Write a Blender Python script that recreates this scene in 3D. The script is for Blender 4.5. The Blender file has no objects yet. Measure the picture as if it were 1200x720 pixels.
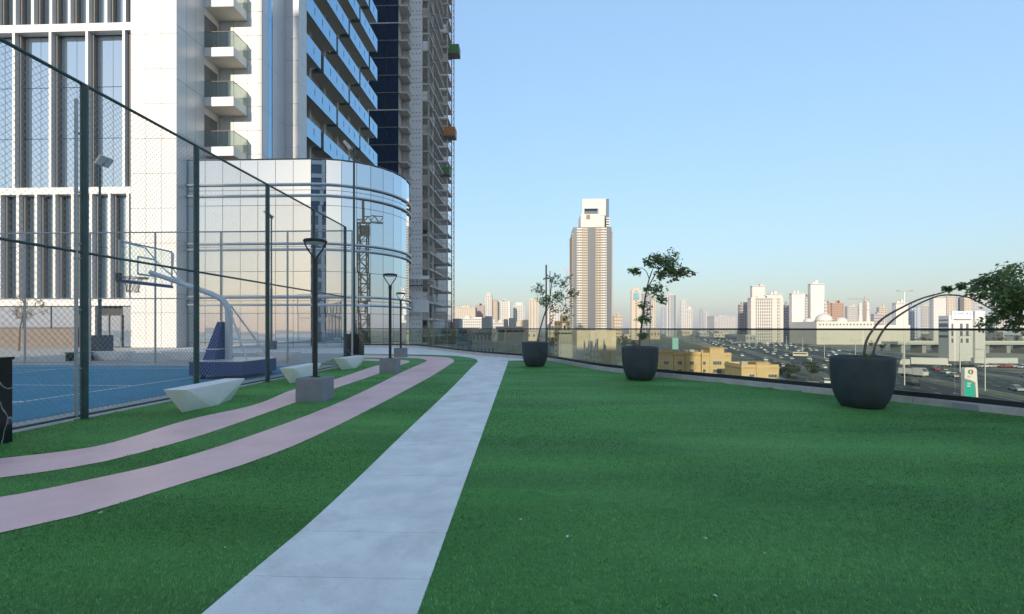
import bpy, math, random
import numpy as np
from mathutils import Vector, Quaternion
random.seed(7)
R = math.radians
scene = bpy.context.scene
COL = scene.collection

# ------------------------------------------------------------------ camera
F = 580.0; HOR = 385.0; H = 1.25; YAW = math.atan(23/580.0)
cam_d = bpy.data.cameras.new('camera'); cam = bpy.data.objects.new('camera', cam_d); COL.objects.link(cam)
cam.location = (0, 0, H); cam.rotation_euler = (R(90), 0, YAW)
cam_d.sensor_width = 36; cam_d.lens = F/1200*36; cam_d.shift_y = (HOR-360)/1200
cam_d.clip_start = .05; cam_d.clip_end = 20000
scene.camera = cam
# ------------------------------------------------------------------ world, sun, exposure
SUN_DIR = Vector((.19, 1, -.245)).normalized()          # the way the light travels
w = bpy.data.worlds.new('World'); scene.world = w; w.use_nodes = True
nt = w.node_tree; nt.nodes.clear()
sky = nt.nodes.new('ShaderNodeTexSky'); sky.sky_type = 'NISHITA'; sky.sun_disc = False
sky.sun_elevation = math.asin(-SUN_DIR.z); sky.sun_rotation = math.pi + .19
sky.altitude = 0; sky.air_density = 1.0; sky.dust_density = 1.6; sky.ozone_density = 2.0
bg = nt.nodes.new('ShaderNodeBackground'); bg.inputs['Strength'].default_value = .15
out = nt.nodes.new('ShaderNodeOutputWorld')
# soften the sky's brightness range evenly in every direction (tone compression on its colour)
bw = nt.nodes.new('ShaderNodeRGBToBW'); pw = nt.nodes.new('ShaderNodeMath'); pw.operation = 'POWER'; pw.inputs[1].default_value = -.57
sc_ = nt.nodes.new('ShaderNodeVectorMath'); sc_.operation = 'SCALE'
nt.links.new(sky.outputs[0], bw.inputs[0]); nt.links.new(bw.outputs[0], pw.inputs[0])
hs = nt.nodes.new('ShaderNodeHueSaturation'); hs.inputs['Saturation'].default_value = .95; hs.inputs['Hue'].default_value = .494
nt.links.new(sky.outputs[0], hs.inputs['Color']); nt.links.new(hs.outputs[0], sc_.inputs[0]); nt.links.new(pw.outputs[0], sc_.inputs['Scale'])
nt.links.new(sc_.outputs[0], bg.inputs[0]); nt.links.new(bg.outputs[0], out.inputs[0])
sd = bpy.data.lights.new('sun', 'SUN'); sd.energy = 2.0; sd.angle = R(.5); sd.color = (1, .86, .68)
so = bpy.data.objects.new('sun', sd); COL.objects.link(so)
so.rotation_euler = SUN_DIR.to_track_quat('-Z', 'Y').to_euler(); so.location = (-20, -60, 60)
vs = scene.view_settings
vs.view_transform = 'Standard'; vs.look = 'None'; vs.gamma = 1; vs.use_curve_mapping = False; vs.exposure = 1.56
scene.render.engine = 'CYCLES'
cy = scene.cycles
cy.use_denoising = True; cy.max_bounces = 10; cy.diffuse_bounces = 3; cy.glossy_bounces = 5
cy.transparent_max_bounces = 24; cy.transmission_bounces = 6; cy.volume_bounces = 0
cy.sample_clamp_indirect = 6; cy.caustics_reflective = False; cy.caustics_refractive = False

# ------------------------------------------------------------------ pixel -> place
ct, st = math.cos(YAW), math.sin(YAW)
def ray(x, y):
    cx = (x-600)/F
    return (cx*ct-st, cx*st+ct, (HOR-y)/F)
def W(x, y, Y):
    d = ray(x, y); t = Y/d[1]
    return Vector((d[0]*t, Y, H+d[2]*t))
def XP(x, Y): return W(x, 300, Y).x
def ZP(x, y, Y): return W(x, y, Y).z
def G(x, y, z=0.0):
    d = ray(x, y); t = (z-H)/d[2]
    return Vector((d[0]*t, d[1]*t, z))
GZ = -14.75

# ------------------------------------------------------------------ materials
MATS = {}
def mat(name, col, rough=.6, metal=0., var=0., vscale=6., bump=0., bscale=40., spec=.5, coat=0., stretch=None, col2=None, rvar=0.):
    if name in MATS: return MATS[name]
    m = bpy.data.materials.new(name); m.use_nodes = True
    n = m.node_tree.nodes; l = m.node_tree.links; p = n['Principled BSDF']
    p.inputs['Base Color'].default_value = (*col, 1); p.inputs['Roughness'].default_value = rough
    p.inputs['Metallic'].default_value = metal; p.inputs['Specular IOR Level'].default_value = spec
    p.inputs['Coat Weight'].default_value = coat
    if var or bump or rvar:
        tc = n.new('ShaderNodeTexCoord'); mp = n.new('ShaderNodeMapping')
        l.new(tc.outputs['Object'], mp.inputs[0])
        if stretch: mp.inputs['Scale'].default_value = stretch
        if var or rvar:
            t = n.new('ShaderNodeTexNoise'); t.inputs['Scale'].default_value = vscale; t.inputs['Detail'].default_value = 7
            t.inputs['Roughness'].default_value = .65
            l.new(mp.outputs[0], t.inputs[0])
            if var:
                r = n.new('ShaderNodeValToRGB'); a = col2 or tuple(c*(1-var) for c in col); b = tuple(min(1, c*(1+var)) for c in col)
                r.color_ramp.elements[0].color = (*a, 1); r.color_ramp.elements[1].color = (*b, 1)
                r.color_ramp.elements[0].position = .32; r.color_ramp.elements[1].position = .68
                l.new(t.outputs['Fac'], r.inputs[0]); l.new(r.outputs[0], p.inputs['Base Color'])
            if rvar:
                mr = n.new('ShaderNodeMapRange'); mr.inputs[3].default_value = rough-rvar; mr.inputs[4].default_value = rough+rvar
                mr.inputs[1].default_value = .3; mr.inputs[2].default_value = .7
                l.new(t.outputs['Fac'], mr.inputs[0]); l.new(mr.outputs[0], p.inputs['Roughness'])
        if bump:
            t2 = n.new('ShaderNodeTexNoise'); t2.inputs['Scale'].default_value = bscale; t2.inputs['Detail'].default_value = 5
            l.new(mp.outputs[0], t2.inputs[0])
            b = n.new('ShaderNodeBump'); b.inputs['Strength'].default_value = bump; b.inputs['Distance'].default_value = .01
            l.new(t2.outputs['Fac'], b.inputs['Height']); l.new(b.outputs[0], p.inputs['Normal'])
    MATS[name] = m
    return m
def glass_mat(name, tint, refl=(1, 1, 1), base=.04, rough=0., ior=1.5, gain=1.0):
    m = bpy.data.materials.new(name); m.use_nodes = True
    n = m.node_tree.nodes; l = m.node_tree.links; n.clear()
    o = n.new('ShaderNodeOutputMaterial'); t = n.new('ShaderNodeBsdfTransparent'); t.inputs[0].default_value = (*tint, 1)
    g = n.new('ShaderNodeBsdfGlossy'); g.inputs['Color'].default_value = (*refl, 1); g.inputs['Roughness'].default_value = rough
    ge = n.new('ShaderNodeNewGeometry'); dt_ = n.new('ShaderNodeVectorMath'); dt_.operation = 'DOT_PRODUCT'
    l.new(ge.outputs['Incoming'], dt_.inputs[0]); l.new(ge.outputs['True Normal'], dt_.inputs[1])
    ab = n.new('ShaderNodeMath'); ab.operation = 'ABSOLUTE'; l.new(dt_.outputs['Value'], ab.inputs[0])
    om = n.new('ShaderNodeMath'); om.operation = 'SUBTRACT'; om.inputs[0].default_value = 1; l.new(ab.outputs[0], om.inputs[1])
    p5 = n.new('ShaderNodeMath'); p5.operation = 'POWER'; p5.inputs[1].default_value = 5; l.new(om.outputs[0], p5.inputs[0])
    ma = n.new('ShaderNodeMath'); ma.operation = 'MULTIPLY_ADD'; ma.inputs[1].default_value = gain; ma.inputs[2].default_value = base+((ior-1)/(ior+1))**2; ma.use_clamp = True
    mx = n.new('ShaderNodeMixShader')
    l.new(p5.outputs[0], ma.inputs[0]); l.new(ma.outputs[0], mx.inputs[0]); l.new(t.outputs[0], mx.inputs[1]); l.new(g.outputs[0], mx.inputs[2]); l.new(mx.outputs[0], o.inputs[0])
    MATS[name] = m
    return m
def mirror_mat(name, dark, refl, base=.35, rough=.015, ior=1.6):
    """coated facade glass: dark body under a strong reflecting coat"""
    m = bpy.data.materials.new(name); m.use_nodes = True
    n = m.node_tree.nodes; l = m.node_tree.links; n.clear()
    o = n.new('ShaderNodeOutputMaterial'); d = n.new('ShaderNodeBsdfDiffuse'); d.inputs[0].default_value = (*dark, 1)
    g = n.new('ShaderNodeBsdfGlossy'); g.inputs['Color'].default_value = (*refl, 1); g.inputs['Roughness'].default_value = rough
    f = n.new('ShaderNodeFresnel'); f.inputs[0].default_value = ior
    ma = n.new('ShaderNodeMath'); ma.operation = 'MULTIPLY_ADD'; ma.inputs[1].default_value = 1; ma.inputs[2].default_value = base; ma.use_clamp = True
    mx = n.new('ShaderNodeMixShader')
    l.new(f.outputs[0], ma.inputs[0]); l.new(ma.outputs[0], mx.inputs[0]); l.new(d.outputs[0], mx.inputs[1]); l.new(g.outputs[0], mx.inputs[2]); l.new(mx.outputs[0], o.inputs[0])
    MATS[name] = m
    return m

M_conc = mat('pale_concrete', (.82, .80, .76), .75, var=.14, vscale=2.2, bump=.12, bscale=90)
def weather(m, dark, scale=.9, amount=.55):
    n = m.node_tree.nodes; l = m.node_tree.links; p = n['Principled BSDF']
    src = p.inputs['Base Color'].links[0].from_socket
    g = n.new('ShaderNodeNewGeometry'); a = n.new('ShaderNodeTexNoise'); a.inputs['Scale'].default_value = scale; a.inputs['Detail'].default_value = 10; a.inputs['Roughness'].default_value = .72; a.inputs['Distortion'].default_value = .6
    b = n.new('ShaderNodeTexNoise'); b.inputs['Scale'].default_value = 55; b.inputs['Detail'].default_value = 3
    l.new(g.outputs['Position'], a.inputs[0]); l.new(g.outputs['Position'], b.inputs[0])
    r = n.new('ShaderNodeValToRGB'); r.color_ramp.elements[0].position = .52; r.color_ramp.elements[1].position = .74
    r.color_ramp.elements[0].color = (0,0,0,1); r.color_ramp.elements[1].color = (amount,)*3+(1,)
    r2 = n.new('ShaderNodeValToRGB'); r2.color_ramp.elements[0].position = .63; r2.color_ramp.elements[1].position = .72
    r2.color_ramp.elements[0].color = (0,0,0,1); r2.color_ramp.elements[1].color = (.5,.5,.5,1)
    l.new(a.outputs['Fac'], r.inputs[0]); l.new(b.outputs['Fac'], r2.inputs[0])
    mx_ = n.new('ShaderNodeMath'); mx_.operation = 'MAXIMUM'; l.new(r.outputs[0], mx_.inputs[0]); l.new(r2.outputs[0], mx_.inputs[1])
    mx = n.new('ShaderNodeMixRGB'); mx.inputs[2].default_value = (*dark,1); l.new(mx_.outputs[0], mx.inputs[0]); l.new(src, mx.inputs[1]); l.new(mx.outputs[0], p.inputs['Base Color'])
weather(M_conc, (.50,.485,.45), 1.1, .7)
M_deck = mat('grey_deck', (.42, .42, .40), .8, var=.15, vscale=1.5, bump=.1)
M_joint = mat('joint', (.16, .16, .155), .9)
M_kerb = mat('kerb_stone', (.52, .52, .51), .75, var=.15, vscale=4, bump=.15, bscale=60)
M_pink = mat('pink_coating', (.92, .57, .55), .42, var=.12, vscale=1.1, bump=.05, bscale=25, rvar=.07)
weather(M_pink, (.62,.34,.33), .8, .75)
M_court = mat('blue_court', (.075, .26, .37), .8, var=.09, vscale=.8, bump=.06, bscale=60, spec=.12)
M_line = mat('white_line', (.75, .76, .76), .6)
M_dgreen = mat('green_painted_steel', (.035, .075, .072), .45, metal=.1, var=.25, vscale=5)
M_wire = mat('galvanised_wire', (.30, .33, .33), .5, metal=.5)
M_galv = mat('galvanised_steel', (.42, .44, .44), .45, metal=.6, var=.1)
M_black = mat('black_powder_coat', (.018, .02, .024), .45)
M_lens = mat('lamp_lens', (.55, .56, .57), .3)
M_block = mat('grey_block', (.235, .25, .27), .8, var=.1, vscale=5, bump=.1, bscale=120)
M_bench = mat('white_bench', (.84, .85, .85), .55, var=.05, vscale=3, bump=.04, bscale=40)
M_plant = mat('charcoal_fibrestone', (.042, .055, .072), .55, var=.3, vscale=4, bump=.15, bscale=70, rvar=.08)
M_soil = mat('soil', (.07, .05, .035), .95, var=.4, vscale=20, bump=.6, bscale=60)
M_bark = mat('bark', (.16, .125, .095), .85, var=.3, vscale=14, bump=.5, bscale=60)
M_white = mat('white_cladding', (.68, .675, .655), .42, var=.02, vscale=.5)
M_silver = mat('silver_cladding', (.60, .62, .64), .35, metal=.25, var=.03, vscale=.4)
M_dark = mat('dark_backing', (.05, .05, .055), .7)
M_frame = mat('dark_frame', (.16, .155, .15), .5, metal=.3)
M_soffit = mat('beige_soffit', (.62, .58, .50), .7, var=.05)
M_alu = mat('brushed_aluminium', (.62, .64, .66), .3, metal=.8)
M_trunkwhite = mat('white_tube', (.62, .65, .68), .4)
M_pad = mat('blue_pad', (.025, .055, .19), .5, var=.1, vscale=4)
M_rim = mat('rim_orange', (.45, .12, .05), .5)
M_net = mat('net', (.42, .30, .24), .9)
M_sand = mat('sand', (.36, .31, .235), .95, var=.3, vscale=.02, bump=.1, bscale=.5)
M_asph = mat('asphalt', (.062, .062, .062), .85, var=.25, vscale=.05)
M_brown = mat('brown_stone', (.17, .14, .12), .6, var=.15, vscale=3)
M_door = mat('door_wood', (.22, .12, .085), .55, var=.15, vscale=5)
M_rail = glass_mat('railing_glass', (.765, .80, .75), (.95, 1, .97), base=.0, ior=1.45, gain=.8)
M_clear = glass_mat('clear_glass', (.90, .94, .94), base=.015, gain=.6)
M_balc = glass_mat('balcony_glass', (.60, .68, .66), (1, 1, 1), base=.08, ior=1.5)
M_mir = mirror_mat('mirror_glass', (.05, .07, .085), (.82, .90, .96), base=.72, rough=.008)
M_mir2 = mirror_mat('tower_window_glass', (.10, .14, .18), (.82, .92, 1.0), base=.62)
M_blueg = mirror_mat('blue_balcony_glass', (.03, .12, .22), (.62, .84, 1.0), base=.42, rough=.03)
M_bluedk = mirror_mat('dark_blue_glass', (.010, .02, .045), (.42, .62, .92), base=.30, rough=.03)
M_rawc = mat('raw_concrete', (.55, .53, .50), .9, var=.15, vscale=.4)
M_panelg = mat('grey_blue_panel', (.84, .88, .91), .6, var=.08, vscale=.2)
M_dcity = mat('city_glass', (.10, .12, .14), .25)
M_bcity = mat('city_blue_glass', (.09, .14, .19), .15)

# marble with veins
def marble():
    m = mat('black_marble', (.012, .013, .016), .18)
    n = m.node_tree.nodes; l = m.node_tree.links; p = n['Principled BSDF']
    tc = n.new('ShaderNodeTexCoord'); t = n.new('ShaderNodeTexNoise'); t.inputs['Scale'].default_value = .8; t.inputs['Detail'].default_value = 4
    v = n.new('ShaderNodeTexVoronoi'); v.feature = 'DISTANCE_TO_EDGE'; v.inputs['Scale'].default_value = 1.25
    mx = n.new('ShaderNodeVectorMath'); mx.operation = 'ADD'
    l.new(tc.outputs['Object'], mx.inputs[0]); l.new(tc.outputs['Object'], t.inputs[0]); l.new(t.outputs['Color'], mx.inputs[1]); l.new(mx.outputs[0], v.inputs['Vector'])
    r = n.new('ShaderNodeValToRGB'); r.color_ramp.elements[0].color = (.40, .40, .40, 1); r.color_ramp.elements[1].color = (.012, .013, .016, 1)
    r.color_ramp.elements[0].position = 0; r.color_ramp.elements[1].position = .009
    l.new(v.outputs['Distance'], r.inputs[0]); l.new(r.outputs[0], p.inputs['Base Color'])
    return m
M_marble = marble()
def leaf_mat(name, a, b):
    m = bpy.data.materials.new(name); m.use_nodes = True
    n = m.node_tree.nodes; l = m.node_tree.links; p = n['Principled BSDF']
    g = n.new('ShaderNodeNewGeometry'); r = n.new('ShaderNodeValToRGB')
    r.color_ramp.elements[0].color = (*a, 1); r.color_ramp.elements[1].color = (*b, 1)
    l.new(g.outputs['Random Per Island'], r.inputs[0]); l.new(r.outputs[0], p.inputs['Base Color'])
    p.inputs['Roughness'].default_value = .5; p.inputs['Subsurface Weight'].default_value = 0
    tr = n.new('ShaderNodeBsdfTranslucent'); mx = n.new('ShaderNodeMixShader'); mx.inputs[0].default_value = .45
    o = n['Material Output']; l.new(r.outputs[0], tr.inputs[0]); l.new(p.outputs[0], mx.inputs[1]); l.new(tr.outputs[0], mx.inputs[2]); l.new(mx.outputs[0], o.inputs[0])
    MATS[name] = m
    return m
M_leaf = leaf_mat('leaf', (.10, .17, .06), (.26, .36, .14))
M_leafdry = leaf_mat('leaf_dry', (.16, .10, .05), (.22, .19, .08))
M_leafdk = leaf_mat('leaf_dark', (.03, .055, .025), (.075, .10, .045))
def turf_mat(name, dark, light, blade=False):
    m = bpy.data.materials.new(name); m.use_nodes = True
    n = m.node_tree.nodes; l = m.node_tree.links; p = n['Principled BSDF']
    g = n.new('ShaderNodeNewGeometry'); tc = n.new('ShaderNodeTexCoord')
    big = n.new('ShaderNodeTexNoise'); big.inputs['Scale'].default_value = .55; big.inputs['Detail'].default_value = 6
    mpb = n.new('ShaderNodeMapping'); mpb.inputs['Scale'].default_value = (.5,1.9,1); l.new(g.outputs['Position'], mpb.inputs[0]); l.new(mpb.outputs[0], big.inputs[0])
    fine = n.new('ShaderNodeTexNoise'); fine.inputs['Scale'].default_value = 130; fine.inputs['Detail'].default_value = 4; fine.inputs['Roughness'].default_value = .75
    l.new(g.outputs['Position'], fine.inputs[0])
    mid = n.new('ShaderNodeTexNoise'); mid.inputs['Scale'].default_value = 26; mid.inputs['Detail'].default_value = 5; mid.inputs['Roughness'].default_value = .8
    l.new(g.outputs['Position'], mid.inputs[0])
    r = n.new('ShaderNodeValToRGB'); r.color_ramp.elements[0].color = (*dark, 1); r.color_ramp.elements[1].color = (*light, 1)
    r.color_ramp.elements[0].position = .40; r.color_ramp.elements[1].position = .72
    ad = n.new('ShaderNodeMath'); ad.operation = 'MULTIPLY_ADD'; ad.inputs[1].default_value = .35
    a2 = n.new('ShaderNodeMath'); a2.operation = 'MULTIPLY_ADD'; a2.inputs[1].default_value = .35
    a3 = n.new('ShaderNodeMath'); a3.operation = 'MULTIPLY'; a3.inputs[1].default_value = .42
    l.new(big.outputs['Fac'], a3.inputs[0])
    if blade: l.new(g.outputs['Random Per Island'], ad.inputs[0])
    else: l.new(fine.outputs['Fac'], ad.inputs[0])
    l.new(mid.outputs['Fac'], a2.inputs[0]); l.new(a3.outputs[0], a2.inputs[2]); l.new(a2.outputs[0], ad.inputs[2])
    l.new(ad.outputs[0], r.inputs[0]); l.new(r.outputs[0], p.inputs['Base Color'])
    p.inputs['Roughness'].default_value = .65; p.inputs['Specular IOR Level'].default_value = .25
    if not blade:
        b = n.new('ShaderNodeBump'); b.inputs['Strength'].default_value = .9; b.inputs['Distance'].default_value = .012
        l.new(fine.outputs['Fac'], b.inputs['Height']); l.new(b.outputs[0], p.inputs['Normal'])
    MATS[name] = m
    return m
M_turf = turf_mat('turf_sheet', (.046, .145, .036), (.135, .42, .10))
M_blade = turf_mat('turf_blade', (.075, .21, .055), (.21, .53, .14), True)

# ------------------------------------------------------------------ mesh helpers
class MB:
    def __init__(s): s.v = []; s.f = []
    def add(s, vs, fs):
        o = len(s.v); s.v += [tuple(p) for p in vs]; s.f += [tuple(i+o for i in f) for f in fs]; return s
    def box(s, x0, x1, y0, y1, z0, z1):
        return s.add([(x0,y0,z0),(x1,y0,z0),(x1,y1,z0),(x0,y1,z0),(x0,y0,z1),(x1,y0,z1),(x1,y1,z1),(x0,y1,z1)],
                     [(0,3,2,1),(4,5,6,7),(0,1,5,4),(1,2,6,5),(2,3,7,6),(3,0,4,7)])
    def bbox(s, x0, x1, y0, y1, z0, z1, b=.01):
        """box with chamfered vertical and top edges"""
        def ring(i, z): return [(x0+i,y0,z),(x1-i,y0,z),(x1,y0+i,z),(x1,y1-i,z),(x1-i,y1,z),(x0+i,y1,z),(x0,y1-i,z),(x0,y0+i,z)]
        r0 = ring(b, z0); r1 = ring(b, z1-b)
        r2 = [(min(max(x, x0+b), x1-b), min(max(y, y0+b), y1-b), z1) for x, y, z in ring(b*1.0, z1)]
        r2 = [(x0+b,y0+b,z1),(x1-b,y0+b,z1),(x1-b,y0+b,z1),(x1-b,y1-b,z1),(x1-b,y1-b,z1),(x0+b,y1-b,z1),(x0+b,y1-b,z1),(x0+b,y0+b,z1)]
        f = [tuple(reversed(range(8)))]
        for k in range(8): f.append((k, (k+1)%8, 8+(k+1)%8, 8+k))
        q = [(x0+b,y0+b,z1),(x1-b,y0+b,z1),(x1-b,y1-b,z1),(x0+b,y1-b,z1)]
        vs_ = r0+r1+q
        f += [(8,9,17,16),(9,10,17),(10,11,18,17),(11,12,18),(12,13,19,18),(13,14,19),(14,15,16,19),(15,8,16),(16,17,18,19)]
        return s.add(vs_, f)
    def prism(s, poly, z0, z1):
        n = len(poly)
        return s.add([(p[0],p[1],z0) for p in poly]+[(p[0],p[1],z1) for p in poly],
                     [tuple(reversed(range(n))), tuple(range(n,2*n))]+[(i,(i+1)%n,n+(i+1)%n,n+i) for i in range(n)])
    def tube(s, pts, rad, n=8, cap=True):
        pts = [Vector(p) for p in pts]
        rads = rad if isinstance(rad, (list, tuple)) else [rad]*len(pts)
        rings = []; up = None
        for i, p in enumerate(pts):
            t = (pts[min(i+1, len(pts)-1)]-pts[max(i-1, 0)])
            if t.length < 1e-9: t = Vector((0,0,1))
            t.normalize()
            if up is None: up = Vector((0,0,1)) if abs(t.z) < .9 else Vector((0,1,0))
            a = t.cross(up)
            if a.length < 1e-6: a = t.orthogonal()
            a.normalize(); b = a.cross(t); up = b
            rings.append([p+(a*math.cos(2*math.pi*k/n)+b*math.sin(2*math.pi*k/n))*rads[i] for k in range(n)])
        fs = []
        for i in range(len(pts)-1):
            for k in range(n): fs.append((i*n+k, i*n+(k+1)%n, (i+1)*n+(k+1)%n, (i+1)*n+k))
        if cap: fs += [tuple(reversed(range(n))), tuple((len(pts)-1)*n+k for k in range(n))]
        return s.add([v for r in rings for v in r], fs)
    def lathe(s, prof, n=32, cx=0, cy=0):
        vs_ = [(cx+r*math.cos(2*math.pi*k/n), cy+r*math.sin(2*math.pi*k/n), z) for r, z in prof for k in range(n)]
        fs = [(i*n+k, i*n+(k+1)%n, (i+1)*n+(k+1)%n, (i+1)*n+k) for i in range(len(prof)-1) for k in range(n)]
        return s.add(vs_, fs)
    def beam(s, p0, p1, w_, h_):
        """rectangular bar, h_ along z-ish"""
        p0 = Vector(p0); p1 = Vector(p1); t = (p1-p0).normalized()
        a = t.cross(Vector((0,0,1)));
        if a.length < 1e-5: a = Vector((1,0,0))
        a.normalize(); b = a.cross(t)
        vs_ = [p+a*i*w_/2+b*j*h_/2 for p in (p0, p1) for i, j in ((-1,-1),(1,-1),(1,1),(-1,1))]
        return s.add(vs_, [(0,3,2,1),(4,5,6,7),(0,1,5,4),(1,2,6,5),(2,3,7,6),(3,0,4,7)])
    def mesh(s, name, m, off=(0,0,0), smooth=False):
        me = bpy.data.meshes.new(name)
        me.from_pydata([(a-off[0], b-off[1], c-off[2]) for a, b, c in s.v], [], s.f); me.update()
        if m: me.materials.append(m)
        if smooth:
            me.polygons.foreach_set('use_smooth', [True]*len(me.polygons))
            me.set_sharp_from_angle(angle=R(smooth if smooth is not True else 40))
        return me
    def build(s, name, m, parent=None, smooth=False, kind=None):
        off = wloc(parent) if parent else (0,0,0)
        o = bpy.data.objects.new(name, s.mesh(name, m, off, smooth)); COL.objects.link(o)
        if parent: o.parent = parent
        if kind: o['kind'] = kind
        return o
def wloc(o):
    v = Vector((0,0,0))
    while o: v = v+o.location; o = o.parent
    return v
def inst(me, name, loc, parent, rot=(0,0,0), kind=None):
    o = bpy.data.objects.new(name, me); COL.objects.link(o)
    o.location = Vector(loc)-(wloc(parent) if parent else Vector((0,0,0))); o.rotation_euler = rot
    if parent: o.parent = parent
    return o
def tag(o, label, cat, group=None):
    o['label'] = label; o['category'] = cat
    if group: o['group'] = group
    return o
def thing(name, label, cat, loc=(0,0,0), rz=0, group=None):
    o = bpy.data.objects.new(name, None); COL.objects.link(o); o.empty_display_size = .2
    o.location = loc; o.rotation_euler = (0,0,rz); return tag(o, label, cat, group)
def struct(name, loc=(0,0,0)):
    o = bpy.data.objects.new(name, None); COL.objects.link(o); o.location = loc; o['kind'] = 'structure'; return o
def dup(o, loc=None, rz=None, label=None, group=None, parent=None):
    c = o.copy(); COL.objects.link(c); c.parent = parent
    if loc is not None: c.location = loc
    if rz is not None: c.rotation_euler = (0,0,rz)
    if label: c['label'] = label
    if group: c['group'] = group
    for ch in list(o.children): dup(ch, parent=c)
    return c
def smooth_curve(pts, k=8):
    """Catmull-Rom through 2-D points"""
    P = [Vector((p[0], p[1])) for p in pts]; o = []
    for i in range(len(P)-1):
        p0 = P[max(i-1,0)]; p1 = P[i]; p2 = P[i+1]; p3 = P[min(i+2,len(P)-1)]
        for j in range(k):
            t = j/k
            o.append(.5*((2*p1)+(p2-p0)*t+(2*p0-5*p1+4*p2-p3)*t*t+(3*p1-p0-3*p2+p3)*t**3))
    o.append(P[-1]); return o
def resample(P, step):
    L = [0]
    for i in range(1, len(P)): L.append(L[-1]+(P[i]-P[i-1]).length)
    n = max(1, round(L[-1]/step)); o = []
    for k in range(n+1):
        s = L[-1]*k/n; i = 0
        while i < len(L)-2 and L[i+1] < s: i += 1
        t = (s-L[i])/max(1e-9, L[i+1]-L[i]); o.append(P[i]+(P[i+1]-P[i])*t)
    return o
def offset(P, d):
    o = []
    for i in range(len(P)):
        t = (P[min(i+1,len(P)-1)]-P[max(i-1,0)]).normalized(); o.append(P[i]+Vector((t.y,-t.x))*d)
    return o
from mathutils.geometry import tessellate_polygon
def flat(name, poly, z, m, kind='structure', parent=None):
    pl = [Vector((p[0], p[1], 0)) for p in poly]
    tr = tessellate_polygon([pl])
    fs = []
    for a, b, c in tr:
        n_ = (pl[b]-pl[a]).cross(pl[c]-pl[a]).z
        fs.append((a,b,c) if n_ > 0 else (a,c,b))
    return MB().add([(p.x,p.y,z) for p in pl], fs).build(name, m, parent, kind=kind)

# ================================================================== GROUND, PATHS
kerb_px = [(1290,500.5),(1200,489),(1043,471),(938,460),(884,453.5),(768,442),(700,434)]
K = [G(*p).xy for p in kerb_px]
K = [K[0]+(K[0]-K[1]).normalized()*t for t in (7.5, 3.5)]+K
rl = [G(612,417,.12).xy, G(552,412,.12).xy, G(504,406.3,.12).xy, Vector((-7.6,32.6))]
kerbline = smooth_curve(K+[Vector((.35,18.6))+Vector((.1,.9)), rl[0]+Vector((-.05,-.2)), rl[1]+Vector((-.12,-.2)), rl[2]+Vector((-.15,-.2)), rl[3]+Vector((-.2,-.15))], 6)
railline = offset(kerbline, .17)
corner = railline[-1]
railline = railline + [Vector((-9.6,32.95)), Vector((-11.45,33.0))]
kerbline = kerbline + [Vector((-9.65,32.75)), Vector((-11.5,32.8))]

outer = offset(railline, .35)
deck_poly = [(-60,-60),(30,-60),(30,-6)]+[(p.x,p.y) for p in outer]+[(-11.2,45),(-60,45)]
n_ = len(deck_poly)
MB().prism(deck_poly, GZ-.5, 0).build('terrace', M_deck, kind='structure')

# white path slabs
pl_px = [(240,720),(385,595),(480,503),(530,455),(552,432),(560,424.5)]
pr_px = [(490,720),(540,580),(575,482),(590,440),(596,423)]
PL = [G(*p).xy for p in pl_px]; PR = [G(*p).xy for p in pr_px]
PL = [PL[0]+(PL[0]-PL[1]).normalized()*4.5]+PL; PR = [PR[0]+(PR[0]-PR[1]).normalized()*4.5]+PR
PLc = smooth_curve(PL, 8); PRc = smooth_curve(PR, 8)
def xat(C, y):
    for a, b in zip(C, C[1:]):
        if (a.y-y)*(b.y-y) <= 0 and a.y != b.y: return a.x+(b.x-a.x)*(y-a.y)/(b.y-a.y)
    return C[-1].x if y > C[-1].y else C[0].x
ys = [-1.5,-.4,.65,1.55,2.42,2.97,4.12,5.2,6.25,7.3,8.35,9.4,10.45,11.5,12.55,13.6,14.65,15.7,16.75,17.8,18.6]
far_turf_px = [(556,420.6),(536,417.6),(508,416.3),(480,415.7),(430,415.6),(405,415.6)]
far_turf = smooth_curve([G(*p).xy for p in [(560,424.5)]+far_turf_px], 5)
path = flat('path', [(xat(PLc,y),y) for y in ys]+[(xat(PRc,y),y) for y in reversed(ys)], .004, M_joint)
for i in range(len(ys)-1):
    a, b = ys[i]+.0022, ys[i+1]-.0022; q = [a+(b-a)*k/4 for k in range(5)]
    MB().prism([(xat(PRc,y),y) for y in q]+[(xat(PLc,y),y) for y in reversed(q)], .006, .014).build('paving_slab', M_conc, path)
# far pavement
pv = [PRc[-1]]+[p for p in kerbline if p.y > PRc[-1].y+.3]
pv_poly = [(p.x,p.y) for p in pv]+[(-11.5,32.0),(-22.2,31.9),(-22.2,24.2),(-7.2,24.2)]+[(p.x,p.y) for p in reversed(far_turf)]
flat('pavement', pv_poly, .006, M_conc)
# turf sheets
turf_r = [(p.x,p.y) for p in PRc]+[(p.x,p.y) for p in reversed([q for q in kerbline if q.y <= PRc[-1].y and q.y > -1.4])]+[(13,-1.4)]
FX = -6.15
turf_l = [(p.x,p.y) for p in reversed(PLc)]+[(FX,-3.2),(FX,16.6),(-7.3,16.6)]+[(p.x,p.y) for p in reversed(far_turf)]
turf_l_simple = turf_l
flat('turf', turf_r, .008, M_turf); flat('turf', turf_l, .008, M_turf)
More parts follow.
